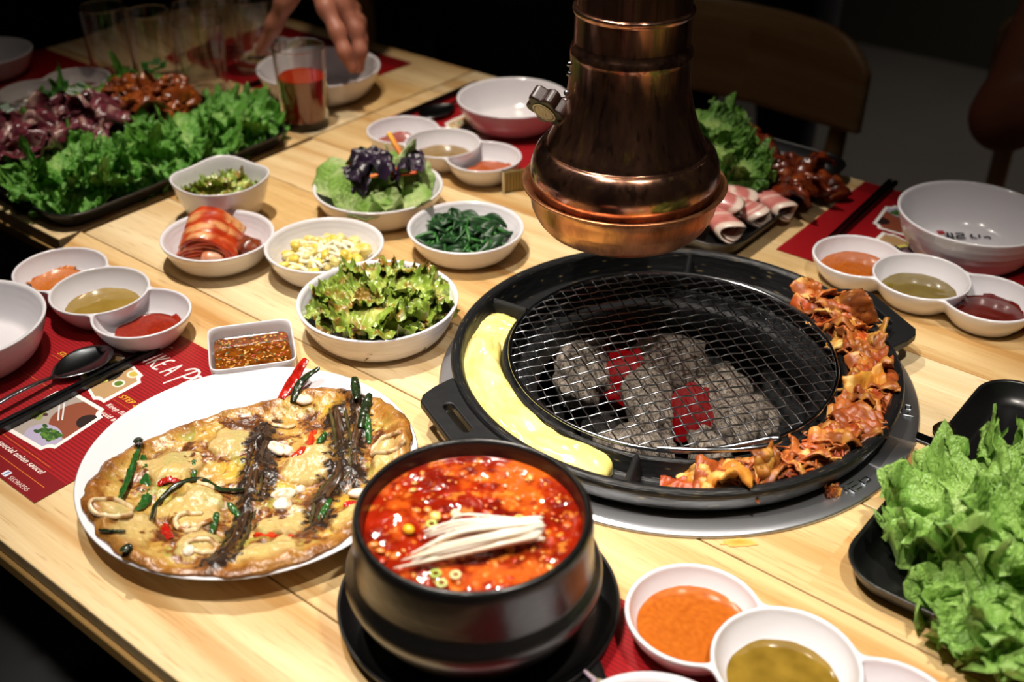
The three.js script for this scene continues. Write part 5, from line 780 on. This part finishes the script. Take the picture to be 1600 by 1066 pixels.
  c.fillStyle = '#d8792c'; c.fillRect(X(-0.56), Y(0.4405), X(-0.30) - X(-0.56), 3); say('SINGAPORE', -0.3835, 0.4535, 25, '#e8dcd4', ''); say('SEORAESG', -0.3330, 0.4525, 26, '#e8dcd4', ''); c.fillStyle = '#dfe6f4'; c.fillRect(X(-0.342), Y(0.4465), 30, 30); say('f', -0.3400, 0.4522, 30, '#20408a');
}
const matTex = new THREE.CanvasTexture(matCanvas), plainTex = new THREE.CanvasTexture(matCanvas.plain); matTex.colorSpace = plainTex.colorSpace = THREE.SRGBColorSpace;
const matGeo = new THREE.BoxGeometry(0.302, 0.0008, 0.220); const matPaper = phys(0xffffff, 0.35, { map: matTex, clearcoat: 0.25, clearcoatRoughness: 0.3 }), plainPaper = phys(0xffffff, 0.35, { map: plainTex, clearcoat: 0.25, clearcoatRoughness: 0.3 });
[[-0.441, 0.346, 0, 'red printed placemat with white title and photos under the spoon at the left'], [-0.478, -0.352, Math.PI, 'red printed placemat under the empty dish behind the hood'], [0.105, -0.381, Math.PI, 'red printed placemat under the deep dish with brush writing'], [0.243, 0.367, 0, 'red printed placemat under the bottom sauce dish and pot'], [-0.905, -0.350, Math.PI, 'red printed placemat behind the empty glasses'], [-1.135, 0.0, -Math.PI / 2, 'red printed placemat under the far three-part sauce dish']].forEach(([x, z, a, l], i) => {
  const m = obj('placemat', matGeo, i ? plainPaper : matPaper); m.position.set(x, T + 0.0006, z); m.rotation.y = a; tag(m, l, 'placemat');
});
{ // spoon, chopsticks
  const spoonGeo = (() => {
    const bowlG = slab((u, v) => { const z = (u - 0.5) * 0.062, w = 0.0205 * Math.pow(Math.max(0, Math.sin(Math.PI * Math.pow(u, 0.82))), 0.62), x = (v - 0.5) * 2 * w, q = Math.min(1, Math.pow((v - 0.5) * 2, 2) + Math.pow((u - 0.5) * 2, 2)); return [x, 0.0045 * q + 0.002, z]; }, 40, 24, 0.0012);
    const han = slab((u, v) => { const z = 0.027 + u * 0.15, w = lerp(0.0026, 0.0042, ss(0.2, 1, u)); return [(v - 0.5) * 2 * w, 0.006 + 0.005 * Math.sin(Math.PI * Math.min(1, u * 1.6)) - 0.003 * u, z]; }, 40, 6, 0.0022);
    return { bowlG, han };
  })();
  const s = thing('spoon', 'stainless steel spoon lying on the red placemat beside the near left sauce dish', 'spoon', [-0.4225, T + 0.001, 0.325], 0.06);
  obj('spoon_bowl', spoonGeo.bowlG, M.chrome, s); obj('spoon_handle', spoonGeo.han, M.chrome, s);
  const chop = (label, x, z, a, l = 0.225) => {
    const t = thing('chopsticks', label, 'chopsticks', [x, T + 0.0015, z], a);
    for (const d of [-0.0035, 0.0035]) { const g = new THREE.CylinderGeometry(0.0022, 0.0034, l, 4, 1).rotateY(Math.PI / 4).rotateX(-Math.PI / 2).translate(d, 0.0026, 0); obj('chopstick', toCreasedNormals(g, 0.5), M.darkSteel, t); }
  };
  chop('pair of dark metal chopsticks beside the spoon on the near red placemat', -0.3945, 0.378, 0.0);
  chop('pair of dark chopsticks lying on the back placemat left of the empty dish', -0.615, -0.368, Math.PI, 0.16);
  chop('pair of dark chopsticks beside the deep dish with brush writing', -0.012, -0.405, Math.PI + 0.05, 0.2);
  chop('pair of dark chopsticks on the placemat behind the empty glasses', -0.862, -0.335, Math.PI, 0.2);
  const sp = (label, x, z, a) => { const q = thing('spoon', label, 'spoon', [x, T + 0.001, z], a); obj('spoon_bowl', spoonGeo.bowlG, M.chrome, q); obj('spoon_handle', spoonGeo.han, M.chrome, q); };
  sp('steel spoon on the placemat behind the empty glasses', -0.83, -0.275, Math.PI); sp('steel spoon on the back placemat beside the empty dish', -0.585, -0.33, Math.PI);
  // ridged strip by the back sauce dish
  const rs = []; for (let i = 0; i < 7; i++) rs.push(move(new THREE.CylinderGeometry(0.0019, 0.0019, 0.026, 10), 0.0035 + i * 0.0038, 0.013, 0));
  const rd = thing('ridged_strip', 'short upright ridged strip with a silver end beside the hood', 'strip', [-0.362, T, -0.197], CAM + 0.35); obj('ridges', rs, std(0x9c8a5c, 0.4, { metalness: 0.5 }), rd); obj('end_bar', move(new RoundedBoxGeometry(0.003, 0.029, 0.005, 2, 0.0008), 0, 0.0145, 0), M.wire, rd);
}
// ---------------------------------------------------------------- chairs and people
{
  const chair1 = thing('dining_chair', 'wooden chair with a curved backrest board beyond the table, behind the hood', 'chair', [-0.42, 0, -0.66]);
  const back = slab((u, v) => { const x = (u - 0.5) * 0.44, k = Math.pow(Math.abs(u - 0.5) * 2, 3), y = lerp(0.645 + 0.015 * k, 0.80 - 0.05 * k * k, v); return [x, y, -0.23 + 0.05 * Math.pow((u - 0.5) * 2, 2) - 0.05 * (y - 0.65)]; }, 40, 12, 0.02); 
  const g = back; { const p = g.attributes.position, uv = []; for (let i = 0; i < p.count; i++) uv.push(p.getX(i) / 1.4, p.getY(i) / 0.5); g.setAttribute('uv', new THREE.Float32BufferAttribute(uv, 2)); }
  obj('backrest', g, M.chair, chair1);
  obj('seat', move(new RoundedBoxGeometry(0.42, 0.03, 0.4, 3, 0.012), 0, 0.44, -0.02), M.chair, chair1);
  for (const s of [-1, 1]) { obj('leg', taper([[s * 0.17, 0.70, -0.235], [s * 0.17, 0.44, -0.205], [s * 0.175, 0, -0.25]], () => 0.016, 16, 10), M.chair, chair1); obj('leg', taper([[s * 0.17, 0.43, 0.15], [s * 0.175, 0, 0.17]], (u) => lerp(0.017, 0.012, u), 8, 10), M.chair, chair1); }
  const c2 = copy(chair1, [0.13, 0, -1.06], [0, 0.25, 0], 'wooden chair behind the seated person at the right edge');
  // frame-back chair of a neighbouring table
  const c3 = thing('dining_chair', 'dark wooden chair with a framed open back beyond the table, left of the hood', 'chair', [-1.21, 0, -1.32]);
  const post = (x, z, m) => obj('back_post', move(new RoundedBoxGeometry(0.034, 0.9, 0.03, 3, 0.006), x, 0.45, z), m, c3);
  post(-0.135, 0.12, M.chair); post(0.135, 0.12, M.chair);
  obj('back_rail', slab((u, v) => [(u - 0.5) * 0.25, lerp(0.38, 0.475, v) - 0.014 * Math.sin(Math.PI * u), 0.12 - 0.02 * Math.sin(Math.PI * u)], 20, 6, 0.022), M.chair, c3);
  obj('top_rail', move(new RoundedBoxGeometry(0.3, 0.06, 0.025, 3, 0.006), 0, 0.86, 0.12), M.chair, c3);
  for (const x of [-0.04, 0.04]) obj('back_slat', move(new RoundedBoxGeometry(0.022, 0.4, 0.012, 2, 0.004), x, 0.66, 0.115), M.chair, c3);
  obj('seat', move(new RoundedBoxGeometry(0.32, 0.03, 0.34, 3, 0.01), 0, 0.36, -0.06), M.chair, c3);
  for (const s of [-1, 1]) obj('leg', move(new RoundedBoxGeometry(0.03, 0.35, 0.03, 2, 0.005), s * 0.135, 0.175, -0.2), M.chair, c3);
  const c4 = thing('dining_chair', 'paler wooden chair frame behind the reaching hand', 'chair', [-1.24, 0, -0.80], 0.25);
  obj('back_post', move(new RoundedBoxGeometry(0.03, 0.92, 0.028, 3, 0.006), 0.03, 0.46, 0), M.chairPale, c4); obj('back_post', move(new RoundedBoxGeometry(0.03, 0.92, 0.028, 3, 0.006), -0.27, 0.46, 0), M.chairPale, c4);
  obj('top_rail', move(new RoundedBoxGeometry(0.33, 0.05, 0.024, 3, 0.006), -0.12, 0.70, 0), M.chairPale, c4); obj('back_rail', move(new RoundedBoxGeometry(0.33, 0.03, 0.022, 3, 0.006), -0.12, 0.58, 0), M.chairPale, c4); obj('seat', move(new RoundedBoxGeometry(0.34, 0.03, 0.34, 3, 0.01), -0.12, 0.43, -0.18), M.chairPale, c4);
  for (const x of [0.03, -0.27]) obj('leg', move(new RoundedBoxGeometry(0.03, 0.42, 0.03, 2, 0.005), x, 0.21, -0.33), M.chairPale, c4);
}
{ // standing person in navy behind the curved chair
  const t = thing('person', 'person in dark navy clothes standing behind the curved wooden chair, cut off at the waist', 'person', [-0.70, 0, -1.40], 0.5);
  const P = (s) => [[[s * 0.10, 0.90, 0], [s * 0.11, 0.50, 0.02], 0.095, 0.075], [[s * 0.11, 0.50, 0.02], [s * 0.115, 0.10, 0], 0.072, 0.05], [[s * 0.115, 0.06, -0.02], [s * 0.12, 0.045, 0.16], 0.045, 0.04]];
  obj('trousers', body([...P(-1), ...P(1), [[-0.07, 0.95, 0], [0.07, 0.95, 0], 0.13, 0.13]], 0.014, 0.04), M.navy, t);
  const A = (s) => [[[s * 0.19, 1.38, 0], [s * 0.23, 1.12, -0.01], 0.055, 0.045], [[s * 0.23, 1.12, -0.01], [s * 0.21, 0.92, 0.10], 0.042, 0.034]];
  obj('shirt', body([[[0, 0.98, 0], [0, 1.25, 0], 0.15, 0.16], [[-0.13, 1.36, 0], [0.13, 1.36, 0], 0.08, 0.08], [[0, 1.25, 0], [0, 1.40, 0], 0.15, 0.09], ...A(-1), ...A(1)], 0.014, 0.05), M.navy, t);
  obj('head', body([[[0, 1.42, 0], [0, 1.52, 0.01], 0.052, 0.05], [[0, 1.58, 0.015], [0, 1.66, 0.0], 0.07, 0.088], [[0, 1.555, 0.04], [0, 1.56, 0.06], 0.045, 0.035], [[0, 1.61, 0.095], [0, 1.595, 0.108], 0.012, 0.012]], 0.008, 0.03), M.skin, t);
  obj('hair', body([[[0, 1.68, -0.02], [0, 1.62, -0.06], 0.092, 0.075]], 0.01, 0.02), std(0x0c0a08, 0.6), t);
}
{ // seated person at the right edge: elbow on view
  const t = thing('person', 'person in dark clothes seated at the right edge with a bare bent elbow', 'person', [0, 0, 0]);
  const sh = [0.01, 1.10, -1.16], el = [-0.030, 0.690, -0.965], wr = [0.17, 0.80, -0.80];
  obj('arm', body([[sh, el, 0.058, 0.045], [el, wr, 0.044, 0.030]], 0.008, 0.03), M.skin, t);
  const hip = [0.28, 0.52, -1.02];
  obj('shirt', body([[hip, [0.26, 0.80, -1.05], 0.15, 0.15], [[0.26, 0.80, -1.05], [0.22, 1.08, -1.10], 0.15, 0.13], [[0.06, 1.14, -1.14], [0.40, 1.14, -1.06], 0.085, 0.085], [[0.03, 1.13, -1.15], [0.0, 1.0, -1.12], 0.07, 0.068]], 0.014, 0.05), M.dark, t);
  obj('trousers', body([[[0.20, 0.50, -1.03], [0.16, 0.50, -0.62], 0.085, 0.065], [[0.36, 0.50, -1.0], [0.36, 0.50, -0.60], 0.085, 0.065], [[0.16, 0.48, -0.62], [0.17, 0.06, -0.62], 0.06, 0.045], [[0.36, 0.48, -0.60], [0.36, 0.06, -0.60], 0.06, 0.045]], 0.014, 0.04), M.dark, t);
  obj('head', body([[[0.22, 1.17, -1.10], [0.22, 1.28, -1.08], 0.05, 0.05], [[0.22, 1.35, -1.07], [0.22, 1.42, -1.09], 0.07, 0.088], [[0.215, 1.31, -1.03], [0.215, 1.32, -1.02], 0.04, 0.035]], 0.008, 0.03), M.skin, t);
}
{ // hand reaching over the far dish
  const t = thing('person', 'person leaning in from the back whose bare hand reaches down behind the red drink', 'person', [0, 0, 0]);
  const q = (x, y, z) => [x, T + y, z], bones = [];
  const chain = (pts, r0, r1) => { for (let i = 0; i + 1 < pts.length; i++) bones.push([pts[i], pts[i + 1], lerp(r0, r1, i / (pts.length - 1)), lerp(r0, r1, (i + 1) / (pts.length - 1))]); };
  chain([q(-0.772, 0.150, -0.262), q(-0.780, 0.135, -0.250), q(-0.795, 0.103, -0.240), q(-0.815, 0.067, -0.228)], 0.0150, 0.0080);
  chain([q(-0.742, 0.150, -0.278), q(-0.722, 0.133, -0.270), q(-0.697, 0.108, -0.264), q(-0.682, 0.085, -0.260), q(-0.674, 0.064, -0.263)], 0.0125, 0.0072);
  chain([q(-0.748, 0.150, -0.300), q(-0.730, 0.128, -0.304), q(-0.705, 0.098, -0.305), q(-0.693, 0.074, -0.298), q(-0.694, 0.050, -0.294)], 0.0125, 0.0074);
  chain([q(-0.762, 0.150, -0.318), q(-0.752, 0.122, -0.332), q(-0.735, 0.095, -0.338), q(-0.726, 0.072, -0.332), q(-0.728, 0.055, -0.325)], 0.012, 0.007);
  chain([q(-0.776, 0.150, -0.328), q(-0.774, 0.124, -0.352), q(-0.764, 0.102, -0.360), q(-0.758, 0.085, -0.354)], 0.011, 0.0062);
  const hand = body([...bones, [q(-0.752, 0.165, -0.285), q(-0.772, 0.165, -0.315), 0.021, 0.020], [q(-0.770, 0.175, -0.275), q(-0.780, 0.20, -0.310), 0.024, 0.026], [q(-0.776, 0.20, -0.300), q(-0.81, 0.29, -0.36), 0.026, 0.032], [q(-0.81, 0.29, -0.36), q(-0.86, 0.40, -0.46), 0.034, 0.042]], 0.0035, 0.010);
  obj('hand_and_forearm', hand, M.skin, t);
  obj('shirt', body([[q(-0.85, 0.385, -0.445), q(-0.97, 0.58, -0.62), 0.055, 0.065], [q(-0.97, 0.62, -0.62), q(-0.78, 0.66, -0.90), 0.08, 0.08], [q(-0.90, 0.10, -0.86), q(-0.90, 0.50, -0.78), 0.15, 0.16], [q(-0.90, -0.15, -0.88), q(-0.90, 0.10, -0.86), 0.14, 0.15]], 0.014, 0.06), M.dark, t);
  obj('trousers', body([[q(-0.98, -0.2, -0.88), q(-0.98, -0.68, -0.90), 0.09, 0.05], [q(-0.82, -0.2, -0.88), q(-0.82, -0.68, -0.90), 0.09, 0.05]], 0.014, 0.04), M.dark, t);
  obj('head', body([[q(-0.88, 0.68, -0.70), q(-0.86, 0.78, -0.62), 0.05, 0.05], [q(-0.85, 0.84, -0.58), q(-0.86, 0.90, -0.60), 0.07, 0.088]], 0.01, 0.03), M.skin, t);
}
// ---------------------------------------------------------------- draw
scene.traverse((o) => { if (o.isMesh) { o.castShadow = true; o.receiveShadow = true; } });
renderer.render(scene, camera);
